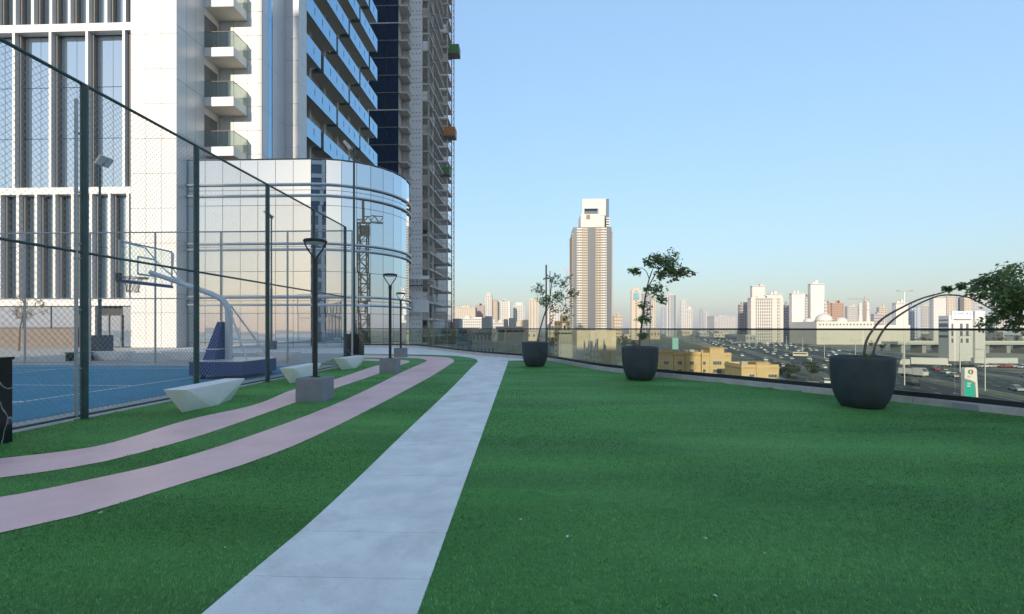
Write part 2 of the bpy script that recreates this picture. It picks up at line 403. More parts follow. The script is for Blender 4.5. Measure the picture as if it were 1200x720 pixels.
# pink running tracks
p1o = [(-120,655),(0,627),(100,604),(200,573),(300,541),(375,510),(450,472),(505,442),(526,428.5),(532,423),(521,419.2),(480,417.5),(420,417)]
p1i = [(-120,598),(0,585),(100,565),(200,542),(300,510),(375,482),(425,460),(475,435),(497,425.3),(499,422.6),(484,420.4),(420,419.6)]
p2o = [(-120,575),(0,562),(100,547),(165,532),(250,507),(340,475),(390,457),(440,440),(470,428.5),(480,424.6),(474,422.6),(450,421.5),(420,421)]
p2i = [(-120,552),(0,539),(100,527),(150,515),(225,492),(300,475),(345,457),(390,446),(435,431),(452,426),(446,424),(430,423.4),(420,423.2)]
bands = []
for a, b in ((p1o,p1i),(p2o,p2i)):
    A = resample(smooth_curve([G(*p).xy for p in a], 6), .25); n = len(A)-1
    B = smooth_curve([G(*p).xy for p in b], 6)
    LB = resample(B, .02)
    B = [LB[round(i*(len(LB)-1)/n)] for i in range(n+1)]
    mb = MB().add([(p.x,p.y,.014) for p in A]+[(p.x,p.y,.014) for p in B], [(i, i+1, n+2+i, n+1+i) for i in range(n)])
    mb.build('path', M_pink, kind='structure')
    bands.append([(p.x,p.y) for p in A]+[(p.x,p.y) for p in reversed(B)])
# court
CX1 = -6.85
flat('court', [(-34,-8),(CX1,-8),(CX1,16.0),(-34,16.0)], .006, M_court)
def strip(name, pts, w_, z, m, parent=None):
    P = [Vector(p) for p in pts]; A = offset(P, w_/2); B = offset(P, -w_/2); n = len(P)
    return MB().add([(p.x,p.y,z) for p in A]+[(p.x,p.y,z) for p in B], [(i,i+1,n+i+1,n+i) for i in range(n-1)]).build(name, m, parent, kind='structure')
CYC = 12.75
strip('court_line', [(-8.6,5.6),(-8.6,15.4)], .06, .010, M_line)
strip('court_line', [(-33,8.05),(-8.6,8.05)], .06, .0105, M_line)
strip('court_line', [(-33,15.4),(-8.6,15.4)], .06, .0107, M_line)
strip('court_line', [(-14.4,10.4),(-8.66,10.4)], .06, .010, M_line)
strip('court_line', [(-14.4,14.9),(-8.66,14.9)], .06, .0103, M_line)
strip('court_line', [(-14.4,10.4),(-14.4,14.9)], .06, .0112, M_line)
strip('court_line', [(-14.4-1.8*math.cos(a), CYC-.1+1.8*math.sin(a)) for a in np.linspace(-1.57,1.57,24)], .06, .0115, M_line)
strip('court_line', [(-10.2-6.7*math.cos(a), CYC-.1+6.7*math.sin(a)) for a in np.linspace(-.79,.38,24)], .06, .0120, M_line)
# city ground
def ground():
    n = 72; rad = [0,60,120,200,300,450,700,1000,1500,2200,3300,5000]
    v = [(0,0,GZ)]; f = []
    for r in rad[1:]:
        v += [(r*math.cos(2*math.pi*k/n), r*math.sin(2*math.pi*k/n), GZ) for k in range(n)]
    for k in range(n): f.append((0,1+k,1+(k+1)%n))
    for i in range(len(rad)-2):
        for k in range(n): f.append((1+i*n+k,1+(i+1)*n+k,1+(i+1)*n+(k+1)%n,1+i*n+(k+1)%n))
    m = mat('desert_ground', (.34,.295,.225), .95)
    nd = m.node_tree.nodes; l = m.node_tree.links; p = nd['Principled BSDF']
    g = nd.new('ShaderNodeNewGeometry'); a = nd.new('ShaderNodeTexNoise'); a.inputs['Scale'].default_value = .013; a.inputs['Detail'].default_value = 8; a.inputs['Roughness'].default_value = .6
    b = nd.new('ShaderNodeTexNoise'); b.inputs['Scale'].default_value = .11; b.inputs['Detail'].default_value = 8
    l.new(g.outputs['Position'], a.inputs[0]); l.new(g.outputs['Position'], b.inputs[0])
    r = nd.new('ShaderNodeValToRGB'); e = r.color_ramp.elements
    e[0].position = .38; e[0].color = (.075,.085,.055,1); e[1].position = .62; e[1].color = (.42,.365,.275,1)
    e.new(.47).color = (.23,.205,.155,1)
    ma = nd.new('ShaderNodeMath'); ma.operation = 'MULTIPLY_ADD'; ma.inputs[1].default_value = .45
    mb_ = nd.new('ShaderNodeMath'); mb_.operation = 'MULTIPLY'; mb_.inputs[1].default_value = .58
    l.new(a.outputs['Fac'], mb_.inputs[0]); l.new(b.outputs['Fac'], ma.inputs[0]); l.new(mb_.outputs[0], ma.inputs[2]); l.new(ma.outputs[0], r.inputs[0]); l.new(r.outputs[0], p.inputs['Base Color'])
    MB().add(v, f).build('ground', m, kind='structure')
ground()

# ------------------------------------------------------------------ turf pile
def inpoly(x, y, poly):
    c = np.zeros(len(x), bool); n = len(poly)
    for i in range(n):
        x0, y0 = poly[i]; x1, y1 = poly[i-1]
        if y0 == y1: continue
        m = ((y0 > y) != (y1 > y)) & (x < (x1-x0)*(y-y0)/(y1-y0)+x0)
        c ^= m
    return c
rngc = np.random.default_rng(9)
CREASES = [(rngc.uniform(-8,12), rngc.uniform(1.2,14), rngc.uniform(.8,3.2), rngc.normal(0,.16), rngc.uniform(.03,.12), rngc.uniform(.6,1.8), rngc.uniform(0,6), rngc.uniform(.025,.06), rngc.uniform(.012,.034)) for _ in range(90)]
def wrinkle(x, y):
    h = np.zeros_like(x)
    for cx, cy, hl, sl, am, fr, ph, wd, hh in CREASES:
        u = (x-cx)/hl; m = np.clip(1-u*u, 0, None)
        yc = cy+sl*(x-cx)+am*np.sin(fr*(x-cx)+ph)
        h += hh*m*np.exp(-((y-yc)/wd)**2)
    yk = np.linspace(-1.5,18,120); xl = np.interp(y, yk, [xat(PLc,v) for v in yk]); xr = np.interp(y, yk, [xat(PRc,v) for v in yk])
    d = np.minimum(np.abs(x-xl), np.abs(x-xr))
    return h*np.clip(d/.35, 0, 1)*np.where(x < xl, .45, 1.0)
def turf_relief():
    c = .055; xs = np.arange(-9,13,c); yy = np.arange(.25,14,c); X, Y = np.meshgrid(xs, yy)
    ok = inpoly(X.ravel(),Y.ravel(),turf_r)|inpoly(X.ravel(),Y.ravel(),turf_l)
    for b in bands: ok &= ~inpoly(X.ravel(),Y.ravel(),b)
    ok &= np.abs(X.ravel()) < 1.2*Y.ravel()+2.7
    ok = ok.reshape(X.shape); Z = .0085+wrinkle(X,Y)
    q = ok[:-1,:-1]&ok[1:,:-1]&ok[:-1,1:]&ok[1:,1:]
    idx = np.arange(X.size).reshape(X.shape)
    f = np.stack([idx[:-1,:-1][q], idx[:-1,1:][q], idx[1:,1:][q], idx[1:,:-1][q]],1)
    used = np.unique(f); mp = -np.ones(X.size,int); mp[used] = np.arange(len(used)); f = mp[f]
    v = np.stack([X.ravel(),Y.ravel(),Z.ravel()],1)[used]
    me = bpy.data.meshes.new('turf'); me.from_pydata(v.tolist(), [], f.tolist()); me.update(); me.materials.append(M_turf)
    me.polygons.foreach_set('use_smooth', [True]*len(me.polygons))
    o = bpy.data.objects.new('turf', me); COL.objects.link(o); o['kind'] = 'structure'
turf_relief()
def pile():
    rng = np.random.default_rng(3)
    X = []; Y = []
    for d0, d1, dens in ((.3,1.85,4200),(1.85,3.4,6500),(3.4,5,4200),(5,7.5,2200),(7.5,11,1000),(11,16,420)):
        x0, x1 = -1.25*d1-2.6, 1.2*d1+2.6
        n = int((x1-x0)*(d1-d0)*dens); x = rng.uniform(x0,x1,n); y = rng.uniform(d0,d1,n)
        k = (np.abs(x) < 1.2*y+2.6); x = x[k]; y = y[k]
        k = inpoly(x,y,turf_r)|inpoly(x,y,turf_l)
        for b in bands: k &= ~inpoly(x,y,b)
        X.append(x[k]); Y.append(y[k])
    x = np.concatenate(X); y = np.concatenate(Y); n = len(x)
    a = rng.uniform(0,2*np.pi,n); h = rng.uniform(.009,.017,n); wd = rng.uniform(.0016,.003,n)*(1+.16*np.maximum(y-3,0))
    fld = np.sin(.9*x+1.3*np.sin(.7*y))+np.sin(1.9*y+.8*x+2*np.sin(.5*x))+.8*np.sin(3.1*y-.6*x)
    lean = rng.uniform(.0,.012,n); la = rng.uniform(0,2*np.pi,n); lx = np.cos(la)*lean; ly = np.sin(la)*lean+.008*np.tanh(fld)
    v = np.empty((n,3,3), np.float32); zb = .008+wrinkle(x,y)
    v[:,0] = np.stack([x-np.cos(a)*wd, y-np.sin(a)*wd, zb],1)
    v[:,1] = np.stack([x+np.cos(a)*wd, y+np.sin(a)*wd, zb],1)
    v[:,2] = np.stack([x+lx, y+ly, zb+h],1)
    me = bpy.data.meshes.new('turf_pile'); me.vertices.add(n*3); me.loops.add(n*3); me.polygons.add(n)
    me.vertices.foreach_set('co', v.reshape(-1)); me.loops.foreach_set('vertex_index', np.arange(n*3, dtype=np.int32))
    me.polygons.foreach_set('loop_start', np.arange(0,n*3,3,dtype=np.int32)); me.update(calc_edges=True)
    me.materials.append(M_blade)
    o = bpy.data.objects.new('turf_pile', me); COL.objects.link(o); o['kind'] = 'stuff'
    tag(o, 'short dark green artificial turf pile covering the terrace lawn', 'turf')
    print('blades', n)
pile()

# ------------------------------------------------------------------ kerb and glass railing
kerb = thing('kerb', 'pale stone kerb edging the lawn under the glass railing', 'kerb', (kerbline[0].x, kerbline[0].y, 0))
ks = resample(kerbline, 1.6); ko = offset(ks, .30)
for i in range(len(ks)-1):
    a, b, c, d = ks[i], ks[i+1], ko[i+1], ko[i]; t = (b-a).normalized()*.004
    if i and i % 11 == 5: pass
    MB().prism([p for p in ((a+t).to_tuple(), (d+t).to_tuple(), (c-t).to_tuple(), (b-t).to_tuple())], .0, .115).build('kerb_stone', M_kerb, kerb)
rail = thing('glass_railing', 'frameless tinted glass railing with slim dark handrail along the terrace edge', 'railing', (railline[0].x, railline[0].y, .115))
rs = resample(railline, 1.3)
for i in range(len(rs)-1):
    a, b = rs[i], rs[i+1]; t = (b-a).normalized(); g = t*.006
    MB().beam((a.x,a.y,.155), (b.x,b.y,.155), .075, .08).build('base_channel', M_black, rail)
    MB().beam((a.x+g.x,a.y+g.y,.675), (b.x-g.x,b.y-g.y,.675), .016, 1.12).build('glass_panel', M_rail, rail)
    MB().beam((a.x,a.y,1.232), (b.x,b.y,1.232), .05, .036).build('handrail', M_black, rail)
# grey drain box on the kerb face
kp = min(range(len(kerbline)), key=lambda i: (kerbline[i]-G(1156,484).xy).length)
a = kerbline[kp]; t = (kerbline[kp+1]-kerbline[kp]).normalized(); nrm = Vector((-t.y, t.x))
q = [a+nrm*.05, a+t*.30+nrm*.05, a+t*.30-nrm*.004, a-nrm*.004]
o = MB().prism([p.to_tuple() for p in q], .012, .105).build('outlet_box', mat('grey_blue_box', (.30,.34,.38), .6))
tag(o, 'small grey blue outlet box fixed to the kerb face', 'outlet box')

# ------------------------------------------------------------------ court fence
def chain(p0, p1, z0, z1, pitch=.06, r=.0024):
    """crossed diagonal wires clipped to the panel, two layers"""
    p0 = Vector(p0); p1 = Vector(p1); L = (p1-p0).length; t = (p1-p0)/L; hgt = z1-z0; nrm = Vector((-t.y, t.x))
    mb = MB(); d = pitch*2**.5
    for s, lay in ((1,.0025),(-1,-.0025)):
        k = -int(hgt/d)-1
        while k*d < L+hgt:
            u0 = k*d if s > 0 else k*d
            a = u0; b = u0+s*hgt if s > 0 else u0-hgt
            # line u = a + s*z
            za, zb = 0.0, hgt
            ua, ub = a, a+s*hgt
            def clip(ua, za, ub, zb):
                pts = [(ua,za),(ub,zb)]
                if ua == ub: return None
                o = []
                for u, z in pts:
                    if u < 0: z = za+(0-ua)*(zb-za)/(ub-ua); u = 0
                    elif u > L: z = za+(L-ua)*(zb-za)/(ub-ua); u = L
                    o.append((u,z))
                if abs(o[0][0]-o[1][0]) < 1e-6 or min(o[0][1],o[1][1]) < -1e-6 or max(o[0][1],o[1][1]) > hgt+1e-6: return None
                return o
            c = clip(ua,za,ub,zb)
            if c:
                A, B = [(p0.x+t.x*u+nrm.x*lay, p0.y+t.y*u+nrm.y*lay, z0+z) for u, z in c]
                mb.tube([A,B], r, 3, cap=False)
            k += 1
    return mb
def fence(label, pts, top, mid, post_r, group, m, wire, base=.0, pitch=.06, wr=.0024):
    f = thing('court_fence', label, 'fence', (pts[0][0], pts[0][1], base), group=group)
    for i, p in enumerate(pts):
        MB().tube([(p[0],p[1],base),(p[0],p[1],top)], post_r, 10).build('post', m, f, smooth=True)
        MB().lathe([(.001,base+.012),(.11,base+.012),(.11,base)], 12, p[0], p[1]).build('base_plate', m, f)
    for a, b in zip(pts, pts[1:]):
        for z, r_ in ((top,.024),(mid,.019),(base+.06,.016)):
            MB().tube([(a[0],a[1],z),(b[0],b[1],z)], r_, 8).build('rail', m, f, smooth=True)
        chain(a, b, base+.07, top-.02, pitch, wr).build('chain_link_mesh', wire, f, kind='stuff')
    return f
FT, FM = 4.60, 2.29
near_posts = [(FX, y) for y in (-8.1,-5.7,-3.3,-.9,1.5,3.95,6.57,8.85,11.3,13.75,16.1)]
nf = fence('dark green steel chain link fence between the turf strip and blue court', near_posts, FT, FM, .048, None, M_dgreen, M_wire)
MB().tube([(FX-.0,6.45,.06),(FX-.0,6.45,4.35)], .022, 8).build('gate_stile', M_galv, nf, smooth=True)
for z in (.7,1.5,2.2,2.4,3.1,3.9):
    MB().tube([(FX,6.42,z),(FX,6.57,z)], .014, 6).build('hinge', M_galv, nf)
far_posts = [(FX, 16.75)]+[(XP(x,16.75), 16.75) for x in (337,259,182,105.5,29,-47,-124)]
ff = fence('pale galvanised chain link fence along the far end of the blue court', far_posts, FT, FM, .032, None, M_galv, M_wire, pitch=.085, wr=.0028)

# ------------------------------------------------------------------ lamp posts on blocks
def make_lamp():
    t = thing('lamp_post', 'x', 'lamp')
    MB().bbox(-.235,.235,-.24,.012,0,.40,.008).build('concrete_block', M_block, t)
    MB().bbox(-.235,.235,.018,.24,0,.398,.008).build('concrete_block', M_block, t)
    MB().tube([(0,0,.4),(0,0,2.36)], .040, 14).build('pole', M_black, t, smooth=True)
    MB().lathe([(.0,.4001),(.085,.4001),(.085,.412),(.041,.414)], 16).build('base_flange', M_black, t)
    MB().tube([(0,0,2.34),(0,0,2.46)], .047, 14).build('collar', M_black, t, smooth=True)
    hd = MB().lathe([(.001,2.785),(.12,2.785),(.185,2.775),(.20,2.755),(.195,2.735),(.165,2.725),(.001,2.725)], 28).build('lamp_head', M_black, t, smooth=True)
    MB().lathe([(.16,2.727),(.15,2.712),(.08,2.706),(.001,2.704)], 24).build('lens', M_lens, hd, smooth=True)
    for s in (-1,1):
        pts = [(s*.008,0,2.44),(s*.05,0,2.50),(s*.10,0,2.565),(s*.145,0,2.635),(s*.178,0,2.70),(s*.19,0,2.75)]
        MB().tube(pts, .014, 8).build('yoke_arm', M_black, t, smooth=True)
    return t
L0 = make_lamp()
lamps = [((-3.745,8.43,.008),'black lamp post on grey block beside the faceted bench nearest the hoop stand'),
         ((-3.99,13.82,.008),'black lamp post on grey block between the two pink tracks at their bend'),
         ((-5.63,21.1,.008),'black lamp post on grey block standing at the white pavement by the railing')]
for i, (p, lb) in enumerate(lamps):
    o = L0 if i == 0 else dup(L0)
    o.location = p; o['label'] = lb; o['group'] = 'black lamp posts on grey blocks'
# ------------------------------------------------------------------ faceted benches
def make_bench():
    L = 1.62; t = .36; b = .17
    v = [(-b,0,t),(b,0,t),(b,L,t),(-b,L,t), (0,.16,0),(.10,L*.45,0),(.11,L*.56,0),(0,L-.14,0),(-.11,L*.56,0),(-.10,L*.45,0)]
    f = [(0,1,2,3),(1,0,4),(1,4,5),(1,5,6,2),(2,6,7),(3,2,7),(3,7,8),(0,3,8,9),(0,9,4),(4,9,8,7,6,5)]
    o = MB().add(v, f).build('bench', M_bench)
    bv = o.modifiers.new('bevel', 'BEVEL'); bv.width = .006; bv.segments = 2
    return o
B0 = make_bench()
for i, (x, y, rz, lb) in enumerate([(-5.13,6.92,.06,'white faceted bench on the turf strip nearest the black marble box end of the fence'),
        (-5.42,10.75,.05,'white faceted bench on turf partly behind the first lamp block'),
        (-5.66,14.35,-.06,'white faceted bench on turf just in front of the black marble pole base'),
        (XP(351,18.6),18.6,R(90),'white faceted bench behind the far court fence, in front of the mirrored facade'),
        (XP(241,18.6),18.6,R(90),'white faceted bench behind the far court fence, beside the hoop pad'),
        (XP(155,18.6),18.6,R(90),'white faceted bench behind the far court fence, beside the grey pole base')]):
    o = B0 if i == 0 else dup(B0)
    o.location = (x,y,.008 if i < 3 else .002); o.rotation_euler = (0,0,rz); tag(o, lb, 'bench', 'white faceted benches')
# ------------------------------------------------------------------ black marble boxes with floodlight poles
def floodpole(x, y, hbox, hpole, label, m=M_marble, wb=.30, head=True, aim=-1):
    t = thing('floodlight_pole', label, 'floodlight', (x,y,0), group='floodlight poles with boxed bases')
    for sx in (0,):
        b = MB().bbox(x-wb,x+wb,y-wb,y+wb,0,hbox-.03,.004).build('boxed_base', m, t)
        MB().bbox(x-wb-.012,x+wb+.012,y-wb-.012,y+wb+.012,hbox-.03,hbox,.004).build('cap_slab', m, b)
    MB().tube([(x,y,hbox),(x,y,3.6),(x,y,3.62),(x,y,hpole)], [.062,.060,.045,.04], 12).build('pole', M_dgreen, t, smooth=True)
    if head:
        for k, dy in ((0,-.16),(1,.16)):
            c = Vector((x+aim*.17,y+dy,hpole+.05))
            fl = MB(); d = Vector((aim*.8,0,-.6)); u = Vector((aim*.6,0,.8)); s_ = Vector((0,1,0))
            vs_ = [c+u*i*.20+s_*j*.13+d*kk*.05 for kk in (-1,1) for i, j in ((-1,-1),(1,-1),(1,1),(-1,1))]
            fl.add(vs_, [(0,3,2,1),(4,5,6,7),(0,1,5,4),(1,2,6,5),(2,3,7,6),(3,0,4,7)])
            h_ = fl.build('floodlight', M_galv, t)
            vs2 = [c+u*i*.17+s_*j*.11+d*(.051+.004*kk) for kk in (0,1) for i, j in ((-1,-1),(1,-1),(1,1),(-1,1))]
            MB().add(vs2, [(0,3,2,1),(4,5,6,7),(0,1,5,4),(1,2,6,5),(2,3,7,6),(3,0,4,7)]).build('lens', M_lens, h_)
        MB().tube([(x,y-.3,hpole),(x,y+.3,hpole)], .025, 8).build('crossarm', M_dgreen, t)
    return t
floodpole(-6.87,18.9,1.04,8.2,'tall floodlight pole rising from a veined black marble box beside the white bench')
_bx = G(17.5,518.5); floodpole(_bx.x-.312,_bx.y-.312,.94,8.2,'black marble boxed pole base at the near end of the court fence')
floodpole(XP(117,18.9),18.9,.98,7.8,'floodlight pole on a dark grey box behind the far court fence', mat('dark_grey_stone', (.075,.075,.085), .5, var=.3), aim=1)

floodpole(XP(318,28.6),28.6,.5,7.9,'slim floodlight pole standing close in front of the mirrored facade', mat('dark_grey_stone', (.075,.075,.085)), wb=.22)
# ------------------------------------------------------------------ basketball hoop
def hoop():
    t = thing('basketball_stand', 'portable basketball stand with blue padded base, glass backboard and netted rim', 'basketball hoop', (-7.6,CYC,.012))
    y = CYC
    body = [(-8.35,y-1.0),(-7.02,y-1.0),(-6.99,y+.55),(-7.2,y+.85),(-8.35,y+.85)]
    b = MB().prism(body, .10, .43).build('padded_base', M_pad, t)
    MB().prism([(-8.32,y-.97),(-7.05,y-.97),(-7.02,y+.53),(-7.22,y+.82),(-8.32,y+.82)], .43, .445).build('base_top', M_silver, b)
    for wx, wy in ((-8.1,y-.85),(-7.2,y-.85),(-8.1,y+.7),(-7.2,y+.6)):
        MB().tube([(wx-.03,wy,.055),(wx+.03,wy,.055)], .055, 12).build('wheel', M_black, b)
    # padded pyramid in front of the mast
    v = [(-8.42,y-.40,.445),(-8.10,y-.40,.445),(-8.10,y+.40,.445),(-8.42,y+.40,.445),(-8.22,y-.12,1.42),(-8.10,y-.12,1.42),(-8.10,y+.12,1.42),(-8.22,y+.12,1.42)]
    pd = MB().add(v, [(0,3,2,1),(4,5,6,7),(0,1,5,4),(1,2,6,5),(2,3,7,6),(3,0,4,7)]).build('mast_pad', M_pad, t)
    MB().box(-8.43,-8.09,y-.33,y+.33,.70,.725).build('strap', M_line, pd)
    m = MB(); m.beam((-7.98,y,.44),(-7.98,y,1.72), .13,.13); m.build('mast', M_trunkwhite, t)
    MB().tube([(-7.98,y,1.60),(-8.02,y,1.82),(-8.14,y,2.0),(-8.45,y,2.16),(-9.2,y,2.42),(-9.9,y,2.66),(-10.12,y,2.74)], [.075,.075,.075,.07,.065,.06,.06], 10).build('boom', M_trunkwhite, t, smooth=True)
    for s, xx in ((-1,-7.25),(1,-7.12)):
        MB().tube([(-7.96,y+s*.06,1.84),(xx,y+s*.42,.45)], .022, 8).build('stay', M_trunkwhite, t, smooth=True)
    xb = -10.2; z0, z1 = 2.46, 3.42; y0, y1 = y-.9, y+.9
    bb = MB().box(xb-.008,xb+.008,y0+.03,y1-.03,z0+.03,z1-.03).build('backboard', M_clear, t)
    fr = MB()
    for a, c in (((xb,y0,z1),(xb,y1,z1)),((xb,y0,z0),(xb,y1,z0)),((xb,y0,z0),(xb,y0,z1)),((xb,y1,z0),(xb,y1,z1))): fr.tube([a,c], .022, 6)
    fr.build('frame', M_galv, bb)
    ln = MB()
    for a, c in (((xb-.012,y-.3,2.66),(xb-.012,y-.3,3.11)),((xb-.012,y+.3,2.66),(xb-.012,y+.3,3.11)),((xb-.012,y-.3,3.11),(xb-.012,y+.3,3.11)),((xb-.012,y-.3,2.66),(xb-.012,y+.3,2.66))): ln.beam(a, c, .004, .05)
    ln.build('target_square', M_line, bb)
    MB().box(xb-.03,xb+.03,y0-.02,y1+.02,z0-.07,z0-.012).build('edge_pad', M_pad, bb)
    MB().box(xb-.05,xb+.05,y0-.05,y0+.03,z0-.05,z0+.16).build('corner_pad', M_black, bb)
    # safety hoops behind the board
    for s in (-1,1):
        MB().tube([(xb+.02,y+s*.8,z1-.02),(xb+.35,y+s*.5,z1-.12),(xb+.55,y+s*.2,2.85),(xb+.95,y+s*.05,2.45)], .018, 6).build('brace', M_trunkwhite, t, smooth=True)
    rc = Vector((xb-.40,y,2.60))
    MB().tube([rc+Vector((math.cos(a)*.225,math.sin(a)*.225,0)) for a in np.linspace(0,2*math.pi,25)], .011, 6).build('rim', M_rim, t, smooth=True)
    MB().box(xb-.19,xb-.01,y-.06,y+.06,2.55,2.61).build('rim_bracket', M_rim, t)
    nb = MB()
    for k in range(12):
        for s in (-1,1):
            nb.tube([rc+Vector((math.cos(2*math.pi*(k+s*j*.5)/12)*r_, math.sin(2*math.pi*(k+s*j*.5)/12)*r_, -dz)) for j, (r_, dz) in enumerate([(.222,0),(.19,.10),(.155,.20),(.135,.30),(.14,.40)])], .006, 4)
    nb.build('net', M_net, t)
hoop()

# ------------------------------------------------------------------ planters with trees
def leaves(mb, c, r, n, s, rng, flat_=1.0):
    for _ in range(n):
        d = Vector((rng.gauss(0,1), rng.gauss(0,1), rng.gauss(0,1)*flat_)); d = d.normalized()*(rng.random()**.45)
        p = Vector(c)+Vector((d.x*r[0], d.y*r[1], d.z*r[2]))
        a = Vector((rng.uniform(-1,1), rng.uniform(-1,1), rng.uniform(-.9,.35))).normalized(); b = a.orthogonal().normalized()
        q = Quaternion(a, rng.uniform(0,6.28)); b = q @ b; L = s*rng.uniform(.7,1.3); w_ = L*.30; nn = a.cross(b)*L*.07
        mb.add([p, p+a*L*.5+b*w_+nn, p+a*L, p+a*L*.5-b*w_+nn], [(0,1,2),(0,2,3)])
def planter(c, label, seed):
    t = thing('planter', label, 'planter', (c.x,c.y,.008), group='charcoal bowl planters on the lawn')
    k = 1.0
    prof = [(.001,0),(.262,0),(.285,.012),(.325,.075),(.362,.15),(.392,.24),(.414,.35),(.428,.48),(.434,.62),(.436,.74),(.436,.79),(.43,.80),(.40,.80),(.395,.79),(.385,.68),(.001,.68)]
    MB().lathe([(r_, z+.008) for r_, z in prof[:-1]], 48, c.x, c.y).build('bowl', M_plant, t, smooth=50)
    mb = MB(); n = 28; rng = random.Random(seed)
    vs_ = [(c.x,c.y,.73)]; fs = []
    for i, r_ in enumerate((.13,.27,.392)):
        vs_ += [(c.x+r_*math.cos(2*math.pi*q/n), c.y+r_*math.sin(2*math.pi*q/n), .725+rng.uniform(-.012,.018)) for q in range(n)]
    fs += [(0,1+q,1+(q+1)%n) for q in range(n)]
    for i in range(2): fs += [(1+i*n+q,1+(i+1)*n+q,1+(i+1)*n+(q+1)%n,1+i*n+(q+1)%n) for q in range(n)]
    mb.add(vs_, fs).build('soil', M_soil, t)
    return t
def on_plane(pts, Y, dy=None): return [W(x,y,Y+(dy[i] if dy else 0)) for i, (x, y) in enumerate(pts)]
def tree(Y, label, stems, clusters, s, seed, dens=1.0, sway=.18, dry=None):
    """stems: list of (pixel path, r0, r1); clusters: (x, y, rx, ry, n)"""
    rng = random.Random(seed)
    base = on_plane([stems[0][0][0]], Y)[0]
    t = thing('potted_tree', label, 'tree', (base.x,base.y,base.z), group='young trees growing in the planters')
    tr = MB(); px2m = Y/F
    for pts, r0, r1 in stems:
        P = smooth_curve(pts, 5); n = len(P)
        dy = [math.sin(i*.35+seed+len(pts))*sway*(i/n) for i in range(n)]
        tr.tube(on_plane([(p.x,p.y) for p in P], Y, dy), [r0+(r1-r0)*i/(n-1) for i in range(n)], 8)
    cr = MB(); cd = MB()
    for ci, (x, y, rx, ry, n) in enumerate(clusters):
        c = W(x, y, Y+rng.uniform(-1,1)*sway*1.3)
        for _ in range(max(3, n//22)):
            o_ = Vector((rng.gauss(0,.5)*rx*px2m, rng.gauss(0,.45)*max(rx,ry)*px2m, rng.gauss(0,.5)*ry*px2m))
            cc = c+o_; rr = max(rx,ry)*px2m*rng.uniform(.55,1.05)
            leaves(cr if not (dry and rng.random() < dry) else cd, cc, (rr,rr,rr*.8), int(22*dens), s, rng)
            tr.tube([c, cc], [.006,.003], 4)
            tr.tube([c+o_*.4, cc+Vector((rng.uniform(-1,1),rng.uniform(-1,1),rng.uniform(-1,1)))*rr*.7], [.004,.0025], 4)
    tr.build('trunk', M_bark, t, smooth=True); cr.build('crown', M_leaf, t)
    if dry: cd.build('dry_leaves', M_leafdry, t)
    return t
def pc(x, y):
    g = G(x, y); d = g.xy.normalized()*.29; return Vector((g.x+d.x, g.y+d.y, 0))
c1, c2, c3 = pc(627,430.5), pc(750,447), pc(1010,480.5)
planter(c1, 'charcoal bowl planter beside the end of the white path', 1)
planter(c2, 'charcoal bowl planter holding an upright leaning tree with a spreading top', 2)
planter(c3, 'charcoal bowl planter holding the fallen arching tree', 3)
tree(c1.y, 'thin leaning young tree with ragged crown in the planter by the white path',
     [([(630,404),(632,390),(637,372),(644,350),(647,330),(650,322)], .028,.010), ([(637,372),(648,352),(660,340),(668,332)], .014,.005), ([(640,362),(635,345),(633,330)], .009,.004), ([(648,352),(662,358),(667,372)],.008,.003)],
     [(634,336,6,8,110),(641,348,7,9,110),(650,325,7,5,100),(662,330,8,6,130),(670,342,6,8,120),(656,347,9,7,150),(665,365,4,9,90),(647,362,7,6,70),(633,352,4,5,50)], .075, 11, dens=1.15)
tree(c2.y, 'taller young tree with spreading leafy top in the middle planter',
     [([(749,410),(750,395),(753,375),(756,350),(760,330),(764,318)], .030,.012), ([(758,340),(768,322),(778,310),(786,303)], .016,.006), ([(761,328),(757,318),(750,314),(743,317)], .011,.004), ([(764,318),(768,305),(766,300)],.010,.004), ([(757,348),(768,342),(775,345)],.009,.004)],
     [(744,316,6,4,110),(757,308,7,5,120),(768,303,8,6,150),(781,305,10,8,260),(789,316,10,7,240),(799,319,8,6,170),(778,320,10,7,200),(765,338,8,5,110),(775,352,6,4,90),(768,343,6,5,70),(752,361,5,7,60),(748,374,5,6,50),(757,372,4,6,40),(752,398,4,7,30)], .075, 12, dens=1.2, dry=.12)
tree(c3.y-.05, 'arching tree bent over from its planter with leaves trailing past the railing',
     [([(1012,420),(1015,401),(1022,388),(1034,374),(1056,361),(1080,350),(1105,343),(1130,334),(1160,321),(1185,312)], .020,.008),
      ([(1022,420),(1027,402),(1036,386),(1048,374),(1066,362),(1086,352),(1106,346),(1132,348),(1150,356),(1172,368),(1195,382)], .018,.007),
      ([(1105,343),(1116,340),(1126,339)], .007,.003), ([(1165,319),(1170,312),(1182,311)],.005,.003)],
     [(1128,336,6,4,70),(1148,333,10,6,170),(1165,327,11,7,220),(1178,338,14,11,380),(1192,345,14,14,420),(1165,350,13,9,240),(1184,362,15,11,320),(1200,372,14,14,320),(1215,350,14,18,380),(1172,374,10,7,110),(1160,381,9,4,60),(1150,345,7,5,80),(1188,318,10,6,140),(1109,338,2,2,10)], .062, 13, dens=1.3, sway=.30)
# weeds in the third planter
wd = MB(); rg = random.Random(4)
for k in range(7):
    b = Vector((c3.x+rg.uniform(-.12,.15), c3.y+rg.uniform(-.15,.1), .735)); leaves(wd, b+Vector((0,0,.06)), (.05,.05,.05), 10, .06, rg)
tag(wd.build('weed', leaf_mat('weed_leaf', (.10,.16,.04), (.2,.27,.07))), 'small pale green weeds sprouting at the foot of the arching tree', 'weed')

